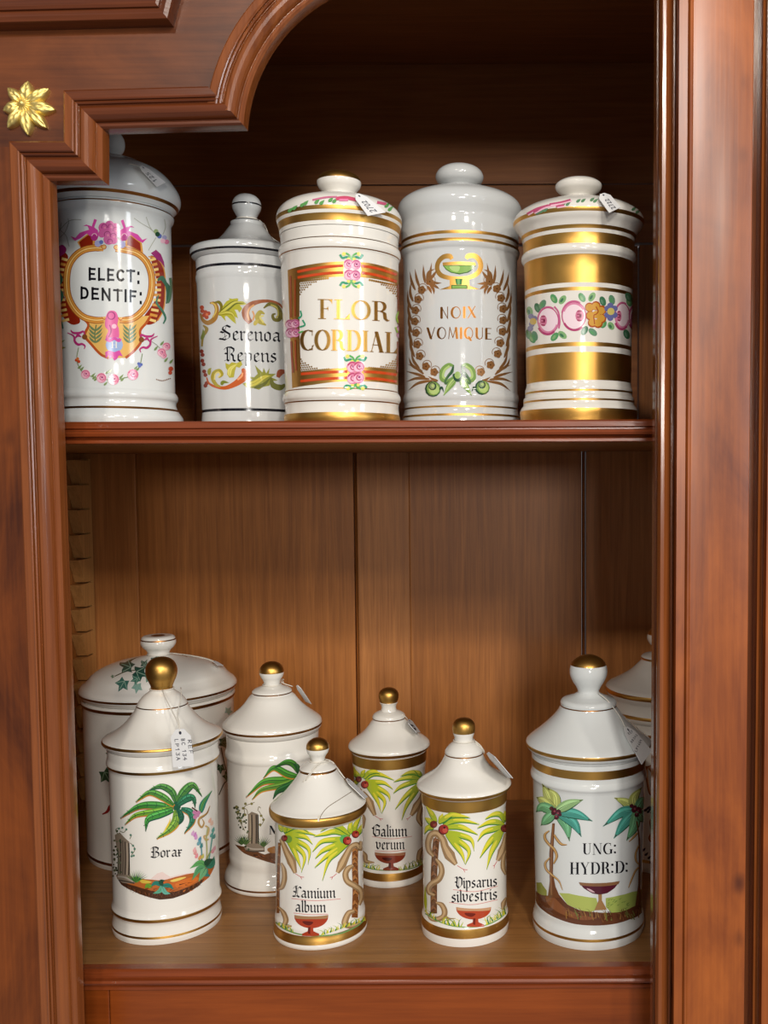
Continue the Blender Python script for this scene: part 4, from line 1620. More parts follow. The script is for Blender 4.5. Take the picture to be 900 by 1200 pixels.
B.poly([(72, 160), (140, 138), (230, 120), (330, 106), (460, 98), (560, 102), (640, 108), (740, 130), (800, 150), (866, 182), (866, 972), (800, 958), (700, 946), (550, 938), (400, 946), (250, 966), (104, 990)], GOLD)
B.poly([(158, 240), (250, 222), (350, 210), (460, 205), (560, 208), (650, 216), (745, 234), (846, 268), (850, 440), (852, 560), (848, 700), (842, 866), (760, 852), (700, 847), (600, 842), (500, 842),
        (440, 848), (380, 852), (300, 862), (166, 880), (160, 700), (156, 560), (156, 400)], WHITE)
for (xa, ya, sx, sy, sl) in ((160, 240, 1, 1, -.12), (166, 876, 1, -1, -.1), (844, 268, -1, 1, -.2), (840, 862, -1, -1, -.08)):
    for i in range(16):
        for j in range(9):
            u, v = i * 15 + (j % 2) * 7, j * 15
            q = (1 - u / 235, 1 - v / 130)
            if q[0] > 0 and q[1] > 0 and q[0] ** 2 + q[1] ** 2 > 1.02 - .0 and (u < 235 and v < 130) or u / 235 + v / 130 < .34:
                B.blob(xa + sx * u, ya + sy * v + sl * u, 6.4 if j else 8.5, GOLD, None, 0, 7)
OR = (202, 72, 30)
for s in ([(142, 172), (240, 152), (350, 136), (462, 128)], [(144, 212), (240, 196), (350, 182), (462, 176)], [(592, 130), (700, 148), (838, 192)], [(594, 178), (700, 196), (838, 240)],
          [(168, 890), (300, 880), (492, 872)], [(164, 940), (300, 926), (492, 916)], [(606, 874), (720, 880), (838, 896)], [(620, 920), (720, 926), (838, 944)]):
    B.stroke(s, 19, OR)
for s in ([(94, 200), (96, 350), (98, 492)], [(126, 225), (126, 350), (126, 486)], [(98, 660), (104, 780), (112, 880)], [(128, 650), (130, 760), (134, 866)], [(846, 260), (848, 420), (848, 540)], [(846, 660), (846, 760), (842, 880)]):
    B.stroke(s, 12, (150, 70, 34))
GR, YL = (46, 150, 110), (226, 220, 110)


def spray(x, y, sx, sy):
    B.stroke([(x, y), (x + 30 * sx, y - 22 * sy), (x + 62 * sx, y - 16 * sy), (x + 80 * sx, y - 40 * sy)], 15, GR)
    B.stroke([(x, y), (x + 14 * sx, y - 34 * sy), (x + 40 * sx, y - 50 * sy)], 13, (90, 170, 90))
    B.blob(x + 52 * sx, y - 44 * sy, 14, YL)
    B.blob(x + 20 * sx, y - 8 * sy, 12, YL)


B.blob(527, 160, 64, CREAM, 84)
for a in ((520, 90, 1, 1), (520, 90, -1, 1), (520, 230, 1, -1), (520, 230, -1, -1)):
    spray(*a)
for x, y, r in ((500, 118, 36), (552, 122, 36), (505, 192, 38), (548, 196, 38)):
    rose(B, x, y, r, (196, 90, 134), (224, 150, 182), (236, 190, 208))
for a in ((545, 810, 1, 1), (545, 810, -1, 1), (548, 960, 1, -.7), (548, 960, -1, -.7)):
    spray(*a)
for x, y, r in ((528, 842, 42), (572, 840, 40), (530, 920, 42), (570, 916, 42)):
    rose(B, x, y, r, (186, 66, 106), (222, 136, 168), (236, 190, 208))
for x, y, r in ((92, 540, 34), (128, 535, 32), (95, 600, 36), (130, 600, 32)):
    rose(B, x, y, r, (160, 70, 110), (206, 130, 166), (226, 176, 200))
B.stroke([(150, 500), (172, 480), (165, 445)], 11, GR)
B.stroke([(160, 560), (196, 545), (180, 510)], 11, GR)
B.stroke([(150, 600), (186, 590)], 11, (90, 170, 90))
for x, y, r in ((862, 570, 26), (862, 615, 26)):
    rose(B, x, y, r, (160, 70, 110), (206, 130, 166), (226, 176, 200))
B.stroke([(845, 530), (836, 490), (850, 450)], 12, (150, 190, 70))
B.stroke([(842, 600), (828, 560)], 11, (150, 190, 70))
B.text('FLOR', 'didone', 288, 500, 790, 520, 134, GOLD, -4)
B.text('CORDIAL', 'didone', 166, 724, 842, 745, 142, GOLD, -9)
B = Brush(jf, 320, 190, 3.871, 'lid')
for x, y in ((80, 218), (100, 208), (135, 194), (150, 186), (200, 180), (222, 184), (262, 172), (280, 176), (515, 196), (530, 212)):
    B.leaf([(x - 10, y + 8), (x, y), (x + 12, y - 12)], 15, (96, 158, 88))
B.stroke([(285, 166), (330, 162), (380, 172)], 16, (206, 86, 116))
B.stroke([(300, 172), (340, 172)], 10, PINK)
B.stroke([(470, 182), (510, 190)], 12, (206, 96, 130))
B.stroke([(180, 172), (240, 160), (290, 158)], 8, (206, 120, 150))
jf.build()

# --- laurel wreath jar
jn = Jar('apothecary_jar', 'white jar with bulging plain lid and gold laurel wreath lettered NOIX VOMIQUE, upper shelf', 540.5, 1.0,
         [(193.5, 0), (194.3, 10), (197, 20), (202, 26), (208, 28.2), (213, 26.5), (217, 22), (220, 18.6), (223, 18.2)],
         [(222, 18), (223.5, 24), (226, 38), (230, 52), (235, 63), (241, 70), (248, 72.6), (255, 71.8), (261, 69.6), (266, 68.2), (271, 68.6), (276, 69), (290, 68.6), (293, 67.6), (295, 67.2)],
         [(295, 69.4), (298, 70), (302, 69), (305, 67.2), (320, 66.7), (462, 66.4), (465, 67.4), (469, 68), (472, 67.4), (474, 66.6), (484, 67), (490, 68.6), (500, 69)],
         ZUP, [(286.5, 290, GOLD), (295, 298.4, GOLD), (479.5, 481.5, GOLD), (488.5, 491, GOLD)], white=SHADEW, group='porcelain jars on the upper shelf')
B = Brush(jn, 465, 290, 6)
B.stroke([(388, 82), (372, 62), (330, 66), (294, 100), (284, 150), (310, 194), (370, 214), (440, 218), (512, 210), (566, 182), (590, 140), (582, 92), (548, 60), (504, 60), (488, 78)],
         [26, 36, 34, 32, 32, 34, 30, 28, 30, 34, 34, 36, 36, 36, 24], GOLD)
B.poly([(322, 106), (440, 98), (552, 106), (556, 128), (440, 122), (324, 128)], GOLD)
B.poly([(324, 128), (440, 124), (558, 126), (535, 156), (500, 178), (440, 190), (380, 178), (345, 156)], (54, 96, 40))
B.poly([(330, 130), (440, 128), (548, 129), (526, 154), (494, 172), (440, 182), (386, 174), (352, 154)], (132, 176, 84))
B.poly([(372, 134), (440, 132), (430, 170), (390, 162)], (176, 206, 130), True)
B.poly([(372, 224), (508, 224), (512, 292), (372, 292)], GOLD)
B.poly([(410, 220), (462, 220), (456, 262), (418, 262)], (60, 128, 72))
B.poly([(424, 222), (444, 222), (442, 260), (426, 260)], (120, 178, 110))
B.poly([(384, 264), (496, 264), (498, 291), (382, 291)], (56, 104, 50))
B.poly([(390, 269), (490, 269), (492, 286), (388, 286)], (132, 176, 84))
B.poly([(300, 297), (345, 288), (382, 268), (382, 293)], GOLD)
B.poly([(585, 295), (545, 286), (500, 266), (498, 293)], GOLD)
B.text('NOIX', 'deco', 306, 500, 560, 494, 80, GOLDD)
B.text('VOMIQUE', 'deco', 212, 644, 668, 648, 80, GOLDD, -4)
lf = [[(230, 250), (235, 180), (246, 106)], [(200, 250), (190, 190), (186, 120)], [(160, 280), (140, 220), (128, 150)], [(130, 300), (105, 240), (92, 170)], [(245, 240), (275, 250), (316, 250)],
      [(240, 255), (275, 275), (300, 292)], [(235, 265), (258, 295), (262, 330)], [(215, 270), (235, 300), (245, 325)], [(230, 235), (262, 190), (282, 160)], [(210, 235), (225, 175), (270, 150)],
      [(115, 380), (95, 320), (100, 240)], [(108, 440), (82, 380), (76, 300)], [(104, 520), (84, 450), (80, 380)], [(106, 600), (86, 530), (84, 460)], [(112, 690), (90, 610), (86, 540)], [(125, 770), (100, 700), (92, 620)],
      [(190, 890), (140, 850), (78, 820)], [(200, 910), (140, 890), (66, 870)], [(230, 925), (140, 920), (66, 945)], [(250, 935), (150, 955), (80, 1006)], [(160, 850), (120, 800), (100, 730)], [(290, 938), (260, 930), (220, 905)],
      [(180, 870), (110, 830), (84, 770)]]
for p in lf:
    B.leaf(p, 20, LAUREL)
    B.leaf([(x, y + 4) for x, y in mirror(p, 440)], 20, LAUREL)
bl = [(232, 240), (176, 298), (150, 366), (132, 442), (128, 520), (136, 600), (144, 682), (162, 764), (206, 836), (264, 876)]
br = [(650, 240), (702, 290), (732, 356), (746, 432), (746, 512), (742, 592), (726, 672), (708, 748), (658, 826), (590, 876)]
for pts, sg in ((bl, 1), (br, -1)):
    for x, y in pts:
        for a in range(5):
            B.blob(x + 15 * math.cos(a * 1.257), y + 15 * math.sin(a * 1.257), 15, LAUREL, None, 0, 9)
        B.ring(x + 8 * sg, y - 12, 31, 4, LAUREL, None, 180 if sg > 0 else 150, 400 if sg > 0 else 370, 12)
        B.blob(x, y, 5, DBROWN, None, 0, 6)
LG, MG, DG = (170, 196, 120), (118, 152, 78), (34, 70, 48)
for s in (1, -1):
    m = lambda p: p if s == 1 else mirror(p, 428)
    B.stroke(m([(405, 905), (350, 940), (316, 920), (326, 860), (366, 826), (398, 832)]), [10, 20, 30, 34, 28, 14], MG)
    B.stroke(m([(345, 925), (326, 905), (338, 862), (372, 834)]), 16, LG)
    B.stroke(m([(400, 826), (388, 872), (362, 905), (342, 940), (350, 956), (400, 918)]), [8, 24, 18, 16, 16, 8], (76, 110, 70))
    B.stroke(m([(398, 840), (384, 880), (360, 915)]), 7, DG)
    B.leaf(m([(412, 925), (376, 968), (330, 1042)]), 48, MG, DG, LG)
    B.blob(428 - s * 22, 900, 14, DG)
B.blob(428, 915, 30, DG)
B.blob(428, 898, 22, (150, 178, 100), 26)
for x, y, r in ((255, 995, 56), (600, 985, 52)):
    B.blob(x, y, r, DG)
    B.blob(x + 5, y - 2, r * .86, MG)
    B.blob(x + 8, y + 2, r * .66, LG)
    B.blob(x - 2, y - 18, r * .5, DG)
    B.blob(x - 4, y - 20, r * .36, (130, 150, 110))
    B.blob(x, y - 22, r * .2, LG)
B.leaf([(300, 1000), (318, 985), (332, 1020)], 16, DG)
B.leaf([(552, 1000), (540, 985), (526, 1015)], 16, DG)
jn.build()

# --- gilt banded jar with the garland of roses
jg = Jar('apothecary_jar', 'white jar with broad gold bands and garland of pink roses, right end of upper shelf', 678, .936,
         [(210, 0), (210.8, 13), (213.5, 23), (218, 27.4), (222, 26.5), (227, 21), (231, 16), (235, 14.5)],
         [(234, 14.5), (235.5, 22), (238.5, 36), (243, 52), (249, 66), (256, 74.5), (263, 76.8), (268, 75.2), (275, 70), (283, 66.4), (291, 65), (300.5, 65)],
         [(301, 66.5), (303.5, 67.2), (307.5, 66.8), (310, 65), (312, 64), (380, 62.5), (452, 61.2), (455, 61.8), (458, 62.8), (466, 63), (468, 64.6), (476, 65), (478, 66.6), (482, 68.6), (500, 69.2)],
         ZUP, [(262.5, 267, GOLD), (279.5, 283.5, GOLD), (287.5, 299.6, GOLD), (311.5, 343, GOLD), (348, 352, GOLD), (409, 413.6, GOLD), (420, 451, GOLD), (461, 463.2, GOLD), (471.5, 473.6, GOLD), (482.5, 500, GOLD)],
         group='porcelain jars on the upper shelf')
B = Brush(jg, 605, 330, 6)
lc = [(86, 150, 96), (128, 172, 116), (64, 116, 84), (96, 140, 110)]
for i, (x, y, a) in enumerate(((265, 120, 60), (325, 128, -55), (150, 185, 70), (185, 160, -60), (462, 112, 60), (532, 108, -60), (608, 138, 70), (672, 128, 75), (270, 388, -50), (325, 375, 40),
                              (480, 345, -60), (538, 355, 40), (612, 300, -60), (666, 312, 60), (775, 370, 70), (130, 382, 75), (795, 140, 80), (95, 210, 80), (790, 110, 60), (88, 370, 80), (112, 400, 60))):
    r = 36 if i not in (12, 13) else 30
    B.blob(x, y, r, lc[i % 4], 22, math.radians(a))
    B.blob(x - 5, y + 3, r * .5, lc[(i + 1) % 4], 9, math.radians(a))


def bigrose(x, y, rx, ry, fx):
    B.blob(x, y, rx, (238, 216, 224), ry, 0, 22)
    B.ring(x, y, rx * .95, 8, (188, 84, 128), ry * .95, 0, 360, 30)
    B.ring(x, y, rx * .86, 13, (212, 130, 164), ry * .84, 20 if fx < 0 else 200, 170 if fx < 0 else 330, 20)
    B.ring(x + 4 * fx, y + 4, rx * .95, 16, (176, 66, 112), ry * .95, 50, 150, 14)
    B.ring(x, y - 2, rx * .98, 9, (196, 96, 140), ry, 190, 300, 14)
    bx = x + rx * .45 * fx
    B.blob(bx, y, rx * .34, (206, 120, 152), ry * .42)
    for k in range(4):
        B.stroke([(bx - rx * .2, y - ry * .3 + k * ry * .2), (bx + rx * .16, y - ry * .32 + k * ry * .22)], 8, (150, 46, 84), 2)
    B.blob(bx + 6, y, rx * .1, (110, 26, 60))


bigrose(225, 275, 76, 96, -1)
bigrose(406, 240, 88, 102, 1)
bigrose(746, 242, 54, 94, -1)
bigrose(850, 250, 60, 94, -1)
B.stroke([(268, 175), (296, 215), (306, 280), (300, 330)], 12, (196, 96, 140))
for x, y in ((515, 180), (560, 170), (600, 200), (600, 260), (575, 295), (535, 290), (520, 240)):
    B.blob(x, y, 33, (170, 78, 30))
for x, y in ((515, 182), (558, 174), (596, 204), (596, 258), (572, 290), (536, 285), (522, 238), (560, 232)):
    B.blob(x, y, 27, (204, 152, 62))
B.stroke([(560, 175), (575, 210), (560, 230), (545, 240), (550, 300)], 7, (160, 70, 28))
for x, y in ((640, 190), (660, 170), (690, 190), (640, 235), (690, 235), (660, 255)):
    B.blob(x, y, 22, (104, 108, 160))
B.blob(664, 210, 26, (206, 190, 110))
for x, y in ((105, 245), (130, 260), (110, 300), (100, 330)):
    B.blob(x, y, 20, (130, 126, 160))
B.blob(120, 280, 24, (206, 176, 96))
B = Brush(jg, 595, 200, 5.294, 'lid')
for x, y, a in ((190, 262, 50), (212, 252, 0), (236, 244, 60), (345, 212, 40), (375, 206, -30), (440, 186, 0), (470, 184, 40), (525, 178, 30), (545, 186, 0), (782, 236, 60), (806, 254, 50)):
    B.leaf([(x - 14, y + 10), (x, y), (x + 14, y - 10)], 17, (98, 140, 104))
for s in ([(120, 268), (180, 236), (250, 214)], [(160, 258), (240, 218), (330, 208)], [(260, 208), (330, 196), (390, 180)], [(300, 222), (350, 214)]):
    B.stroke(s, 11, (196, 88, 126))
    B.stroke([(x + 8, y + 8) for x, y in s], 8, LPINK)
jg.build()

# ================================================================== LOWER SHELF
LG_ = 'porcelain jars on the lower shelf'


def low(label, x0, yc, finial, lid, body, bands, white=None, dy=0.0):
    return Jar('apothecary_jar', label, x0, PZ(x0, yc, ZLOW).y + dy, finial, lid, body, ZLOW, bands, white, group=LG_)


# --- big jar painted with ivy
ji = low('widest white jar with green ivy on its low lid, behind the Borax jar', 191.5, 990,
         [(744.5, 0), (744.6, 17), (746, 19.4), (749, 20.6), (753, 21.2), (757.5, 19), (761.5, 14.5), (765, 12.8), (769, 13.2)],
         [(767, 13), (769, 22), (771.5, 36), (774.5, 50), (779, 64), (784, 74), (788, 79.5), (791, 82), (795, 86), (799, 91), (802.5, 93), (806, 92.6), (809, 90.6), (811, 89)],
         [(811.5, 90), (815, 90.6), (818, 90), (821, 89), (980, 87.5), (984, 88.2), (990, 88.2), (994, 87.6)],
         [(744, 744.55, GOLDD), (748.2, 749.6, GOLDD), (803.5, 806, GOLDD), (814.4, 818, GOLDD), (981.5, 984.5, GOLDD)])
B = Brush(ji, 90, 740, 4.286, 'lid')
B.stroke([(190, 225), (250, 200), (320, 190), (400, 160), (440, 150)], 5, (96, 90, 60))
for x, y, s, r, c in ((262, 176, 56, 200, (60, 92, 78)), (310, 206, 58, 20, (44, 84, 72)), (234, 258, 52, 120, (64, 112, 100)), (304, 274, 40, 100, (130, 168, 156)), (392, 150, 44, 0, (52, 92, 80)), (362, 232, 34, 60, (92, 140, 122)),
                      (340, 168, 34, 300, (80, 110, 96)), (300, 240, 34, 160, (70, 120, 104)), (182, 226, 14, 180, (110, 130, 100)), (590, 116, 30, 0, (96, 120, 110)), (562, 112, 24, 180, (110, 130, 120))):
    ivy(B, x, y, s, r, c, (150, 180, 160))
B = Brush(ji, 90, 730, 3.077)
for x, y, s, r, c in ((104, 545, 42, 60, (44, 78, 52)), (525, 430, 30, 0, (54, 90, 70)), (518, 520, 26, 90, (44, 72, 50)), (540, 550, 28, 30, (60, 90, 60)), (512, 400, 24, 200, (84, 124, 100)), (545, 320, 22, 300, (140, 170, 160)), (120, 470, 20, 240, (80, 110, 80)),
                      (560, 600, 22, 120, (50, 80, 60))):
    ivy(B, x, y, s, r, c, (120, 150, 120))
B.stroke([(92, 690), (110, 680), (122, 660), (140, 655)], [4, 10, 12, 6], (140, 30, 30))
B.stroke([(512, 620), (530, 580), (545, 560), (530, 500), (520, 450)], 4, (90, 80, 60))
ji.build()

# --- Borax jar
jb = low('tall white jar with solid gold knob lettered Borax under a palm branch, lower shelf', 196, 1079,
         [(769.5, 0), (770.2, 6), (773, 12.5), (779, 17.6), (786, 19), (793, 17.8), (799, 15), (804, 13), (808, 12.6)],
         [(806.5, 12.6), (809, 15), (814, 22), (820, 27.5), (825, 30.4), (829, 32), (837, 38), (843, 43.4), (848.6, 49.8), (852.5, 55.4), (856, 61.4), (858.6, 67), (860.6, 70.4), (863, 71.4), (866, 69.6), (868.5, 67), (870, 65.5)],
         [(870.5, 65.6), (881, 65.4), (884, 66.2), (887, 66.6), (890, 65.6), (893, 64), (900, 63.6), (1044, 62.8), (1047.5, 63.6), (1051, 64.8), (1054, 64.6), (1057, 63.2), (1062, 63), (1068, 64), (1074, 65), (1079, 64.4), (1083, 63.6)],
         [(769, 807.5, GOLD), (824.4, 825.6, GOLDD), (860.5, 863.5, GOLD), (887, 890.4, GOLD), (1051, 1054.6, GOLD), (1070, 1072.4, GOLD)])
B = Brush(jb, 125, 910, 6.43)
# faint hills, ground
B.poly([(330, 772), (380, 730), (420, 718), (480, 756), (540, 740), (600, 730), (660, 722), (560, 770)], (226, 204, 196))
B.poly([(70, 742), (140, 790), (200, 792), (262, 770), (340, 776), (420, 782), (520, 756), (600, 736), (700, 716), (770, 640), (812, 620), (812, 680), (770, 760), (690, 820), (600, 880), (500, 916), (400, 926), (300, 902), (200, 862), (110, 812)], (176, 98, 46))
B.poly([(70, 746), (110, 786), (220, 826), (300, 850), (400, 874), (520, 866), (620, 830), (740, 764), (700, 820), (600, 882), (500, 918), (400, 928), (300, 904), (200, 864), (110, 814)], (74, 46, 30))
B.poly([(250, 778), (300, 782), (340, 796), (300, 806), (262, 800)], (206, 176, 70), True)
B.poly([(480, 784), (550, 762), (600, 758), (550, 782), (500, 794)], (226, 196, 96), True)
B.poly([(330, 800), (420, 790), (500, 800), (600, 770), (680, 745), (640, 790), (520, 830), (400, 830)], (196, 98, 40), True)
B.poly([(520, 806), (640, 760), (700, 770), (620, 820), (540, 840)], (206, 110, 44), True)
rnd = random.Random(11)
for i in range(46):
    t = i / 45
    x = 150 + 560 * t
    y = 838 + 88 * math.sin(PI * t) ** .8 - 40 * t
    B.stroke([(x, y - 22), (x + rnd.uniform(-12, 18), y), (x + rnd.uniform(-20, 24), y + rnd.uniform(2, 16))], rnd.uniform(5, 9), [DBROWN, (96, 60, 40), (120, 70, 40)][i % 3], 2, 'out')
for i in range(26):
    x, y = rnd.uniform(260, 660), rnd.uniform(800, 872)
    B.stroke([(x, y), (x + rnd.uniform(20, 60), y - rnd.uniform(0, 16))], rnd.uniform(4, 9), [(120, 60, 30), (214, 120, 50), (96, 50, 28)][i % 3], 2, 'out')
# ruin
B.poly([(62, 440), (100, 420), (172, 492), (178, 742), (222, 790), (210, 806), (120, 800), (80, 770), (84, 600)], STONE)
for x, y0_, y1_, c in ((104, 470, 735, DSTONE), (122, 480, 738, (104, 92, 80)), (140, 490, 740, DSTONE), (168, 500, 742, (40, 36, 34)), (88, 560, 730, (90, 90, 76)), (154, 500, 740, (170, 154, 136))):
    B.stroke([(x, y0_), (x + 3, (y0_ + y1_) / 2), (x, y1_)], 9, c)
B.stroke([(84, 752), (140, 760), (200, 790)], 12, (170, 160, 148))
B.stroke([(90, 780), (150, 790), (210, 804)], 10, DSTONE)
for i in range(34):
    x, y = rnd.uniform(48, 112), rnd.uniform(400, 760)
    B.blob(x, y, rnd.uniform(5, 11), [(70, 84, 60), (104, 110, 84), (60, 64, 52)][i % 3], None, 0, 6)
for s in ([(90, 440), (70, 400), (100, 384)], [(100, 410), (130, 420), (152, 396)], [(178, 500), (200, 520), (214, 550), (190, 590)], [(176, 470), (190, 440)]):
    B.stroke(s, 5, (110, 110, 84))
for x, y in ((200, 520), (212, 545), (192, 570), (205, 595), (95, 392), (150, 398), (120, 385), (182, 440), (190, 600)):
    B.blob(x, y, 9, (88, 128, 110), None, 0, 6)
for i in range(12):
    a = math.radians(-150 + i * 11)
    B.stroke([(225, 795), (225 + 50 * math.cos(a), 795 + 50 * math.sin(a)), (225 + 92 * math.cos(a) + 6, 795 + 92 * math.sin(a))], 11, [GREEN, DKGREEN, (90, 140, 60)][i % 3], 3, 'out')
# palm branch
DG2, EDG = (28, 84, 62), (196, 124, 46)
cx_, cy_ = 520, 215
plm = [([(500, 240), (380, 215), (240, 225), (104, 314)], 62, GREEN, (176, 110, 70)), ([(490, 232), (360, 262), (220, 290), (138, 362)], 46, MIDGREEN, (190, 120, 60)),
       ([(505, 215), (420, 150), (320, 120), (220, 192)], 56, (74, 128, 52), EDG), ([(520, 190), (490, 110), (410, 70), (322, 100)], 54, (70, 120, 56), DG2),
       ([(530, 190), (580, 110), (650, 62), (714, 146)], 62, (70, 122, 56), DG2), ([(535, 210), (600, 160), (650, 160), (664, 232)], 56, (44, 110, 76), DG2),
       ([(560, 240), (630, 270), (640, 340), (584, 428)], 58, (44, 110, 84), EDG), ([(500, 250), (400, 280), (310, 320), (294, 408)], 56, (66, 140, 60), DG2),
       ([(520, 250), (520, 330), (470, 400), (376, 468)], 66, (110, 146, 52), (196, 140, 44)), ([(530, 240), (555, 280), (560, 320), (540, 360)], 44, DG2, DKGREEN)]
B.blob(525, 222, 34, (30, 84, 58))
for pts, w_, c, e in plm:
    B.stroke([(x + 2, y + 7) for x, y in pts], w_, e, 8, 'leaf')
    B.stroke(pts, w_ * .92, c, 8, 'leaf')
    q = crom(pts, 8)
    B.stroke([(p[0], p[1] - w_ * .14) for p in q[3:]], w_ * .3, tuple(min(255, int(v * 1.25 + 14)) for v in c), 1, 'leaf')
    B.stroke(pts, 5, DKGREEN, 8)
    for k in range(4, len(q) - 4, 4):
        d_ = (q[k] - q[k - 1]).normalized()
        n_ = Vector((-d_.y, d_.x))
        for sg in (1, -1):
            B.stroke([q[k], q[k] + d_ * 10 + n_ * sg * w_ * .3], 3.5, DKGREEN, 2)
B.stroke([(430, 420), (470, 350), (480, 310)], 12, (220, 190, 60), 4, 'leaf')
B.leaf([(706, 272), (725, 200), (790, 108)], 44, TEAL, DKGREEN, (90, 150, 80))
B.stroke([(640, 232), (680, 260), (705, 275)], 10, DBROWN)
for x, y in ((660, 270), (680, 290), (664, 304), (690, 272)):
    B.blob(x, y, 16, (186, 120, 158))
# snake on flowering stem
B.stroke([(775, 220), (750, 278), (700, 312), (690, 350), (712, 382), (730, 350), (716, 318)], [4, 12, 15, 15, 14, 10, 4], (176, 140, 84))
B.stroke([(740, 370), (766, 392), (756, 440), (730, 450), (745, 480), (765, 470)], 12, (196, 164, 110))
B.stroke([(770, 232), (748, 284), (704, 318)], 4, (90, 60, 34))
for s, c in (([(745, 660), (752, 560), (748, 460), (760, 380)], (170, 170, 110)), ([(715, 650), (712, 560), (700, 470)], (80, 140, 150)), ([(765, 640), (780, 540), (800, 400)], (90, 150, 140)), ([(740, 650), (770, 580), (806, 540)], (140, 150, 90))):
    B.stroke(s, 9, c)
for x, y, c in ((800, 400, (96, 160, 150)), (788, 440, (96, 160, 150)), (806, 450, (80, 140, 130)), (700, 470, (80, 140, 170)), (690, 500, (110, 160, 170)), (712, 520, (70, 130, 130)), (776, 330, (226, 180, 160)), (790, 350, (226, 190, 170)), (664, 436, (196, 130, 186)),
                (672, 456, (206, 150, 196)), (648, 425, (206, 160, 200)), (666, 570, (220, 150, 150)), (676, 596, (226, 140, 150)), (660, 550, (226, 170, 170)), (796, 560, (214, 150, 160)), (808, 540, (214, 160, 170)), (720, 600, (190, 180, 90)), (700, 610, (200, 150, 90))):
    B.leaf([(x - 8, y + 18), (x, y), (x + 6, y - 22)], 22, c)
for pts, c in (([(745, 680), (700, 650), (626, 690)], (92, 160, 90)), ([(740, 690), (690, 700), (640, 780)], (84, 150, 100)), ([(745, 690), (740, 730), (776, 750)], (60, 130, 120)), ([(745, 680), (790, 660), (806, 600)], (50, 120, 96)), ([(742, 690), (720, 730), (690, 790)], (110, 170, 120)), ([(740, 670), (760, 640), (800, 620)], DKGREEN)):
    B.leaf(pts, 46, c, DKGREEN)
for pts, c in (([(420, 820), (370, 800), (330, 830)], TEAL), ([(420, 820), (400, 860), (350, 880)], (90, 160, 130)), ([(420, 820), (470, 820), (505, 850)], TEAL), ([(420, 830), (440, 870), (480, 880)], (100, 170, 150)), ([(420, 820), (410, 790), (440, 780)], DKGREEN), ([(340, 830), (310, 820), (290, 840)], MIDGREEN)):
    B.leaf(pts, 34, c, DKGREEN)
B.text('Borax', 'black', 338, 610, 572, 598, 50, INK)
jb.build()

# --- the jar behind it with N...
jq = low('white jar with palm branch and ruin, lettering half hidden behind the Lamium album jar', 322.5, 1027,
         [(775, 0), (775.6, 5), (778, 10), (782, 13.4), (787, 14.6), (792, 13.4), (797, 10.4), (801, 9.4), (804, 9.8)],
         [(802.5, 10), (804.5, 15), (807, 21), (809, 23.4), (811.5, 23.4), (815, 26.8), (821, 31.4), (826, 35.8), (830, 40.2), (834, 45.4), (837.5, 50.2), (841, 54.8), (843.5, 57.4), (846.5, 58.4), (850, 58.2), (853, 56.6), (855.5, 54.4)],
         [(856, 54.4), (872, 54.2), (876, 55.6), (880, 55.6), (884, 53.8), (990, 52.8), (995, 53.6), (999, 53.4), (1004, 53), (1010, 55), (1016, 58.4), (1021, 59.4), (1026, 59), (1030, 58)],
         [(774, 787.5, GOLD), (810, 811.4, GOLDD), (847, 849.6, GOLDD), (1020.5, 1022.5, GOLDD)])
B = Brush(jq, 260, 880, 8.57)
plm = [([(790, 240), (640, 290), (420, 310), (240, 466)], 84, (74, 136, 44), (200, 120, 50)), ([(780, 270), (600, 340), (400, 390), (302, 490)], 60, (96, 140, 50), (206, 140, 60)), ([(770, 260), (660, 230), (520, 170), (414, 276)], 76, (66, 128, 44), (200, 130, 50)),
       ([(775, 220), (720, 130), (640, 110), (528, 164)], 66, (62, 120, 44), DKGREEN), ([(760, 280), (660, 350), (560, 400), (512, 480)], 66, (44, 100, 50), DKGREEN), ([(770, 220), (760, 160), (740, 140), (715, 130)], 50, (40, 84, 44), DKGREEN), ([(790, 250), (900, 200), (1000, 260)], 70, (62, 120, 44), DKGREEN),
       ([(790, 270), (860, 360), (900, 460)], 70, (62, 120, 44), DKGREEN)]
for pts, w_, c, e in plm:
    B.stroke([(x + 2, y + 9) for x, y in pts], w_, e, 8, 'leaf')
    B.stroke(pts, w_ * .9, c, 8, 'leaf')
    B.stroke([(x, y - w_ * .12) for x, y in pts], w_ * .3, tuple(min(255, int(v * 1.2 + 10)) for v in c), 8, 'leaf')
    B.stroke(pts, 6, DKGREEN, 8)
B.poly([(130, 936), (230, 960), (330, 1000), (430, 1040), (520, 1010), (640, 960), (760, 900), (760, 1080), (560, 1140), (440, 1108), (330, 1070), (220, 1026)], (104, 66, 40))
B.poly([(460, 980), (560, 950), (640, 960), (560, 1020), (480, 1020)], (170, 116, 60), True)
B.poly([(262, 640), (300, 610), (362, 632), (378, 940), (430, 960), (430, 1010), (240, 1000), (220, 960), (262, 930)], STONE)
for x, c in ((284, (176, 160, 136)), (300, DSTONE), (322, (160, 140, 120)), (345, (50, 44, 40)), (362, (44, 40, 38))):
    B.stroke([(x, 640), (x + 3, 780), (x, 930)], 12, c)
B.stroke([(230, 965), (320, 985), (420, 985)], 14, (176, 166, 154))
B.stroke([(240, 1000), (330, 1010), (430, 1005)], 12, DSTONE)
rnd = random.Random(5)
for i in range(46):
    t = i / 45
    x, y = 140 + 110 * t + rnd.uniform(-20, 20), 560 + 400 * t * rnd.uniform(.3, 1.1)
    B.blob(x, y, rnd.uniform(7, 14), [(70, 88, 60), (110, 116, 84), (66, 70, 50)][i % 3], None, 0, 6)
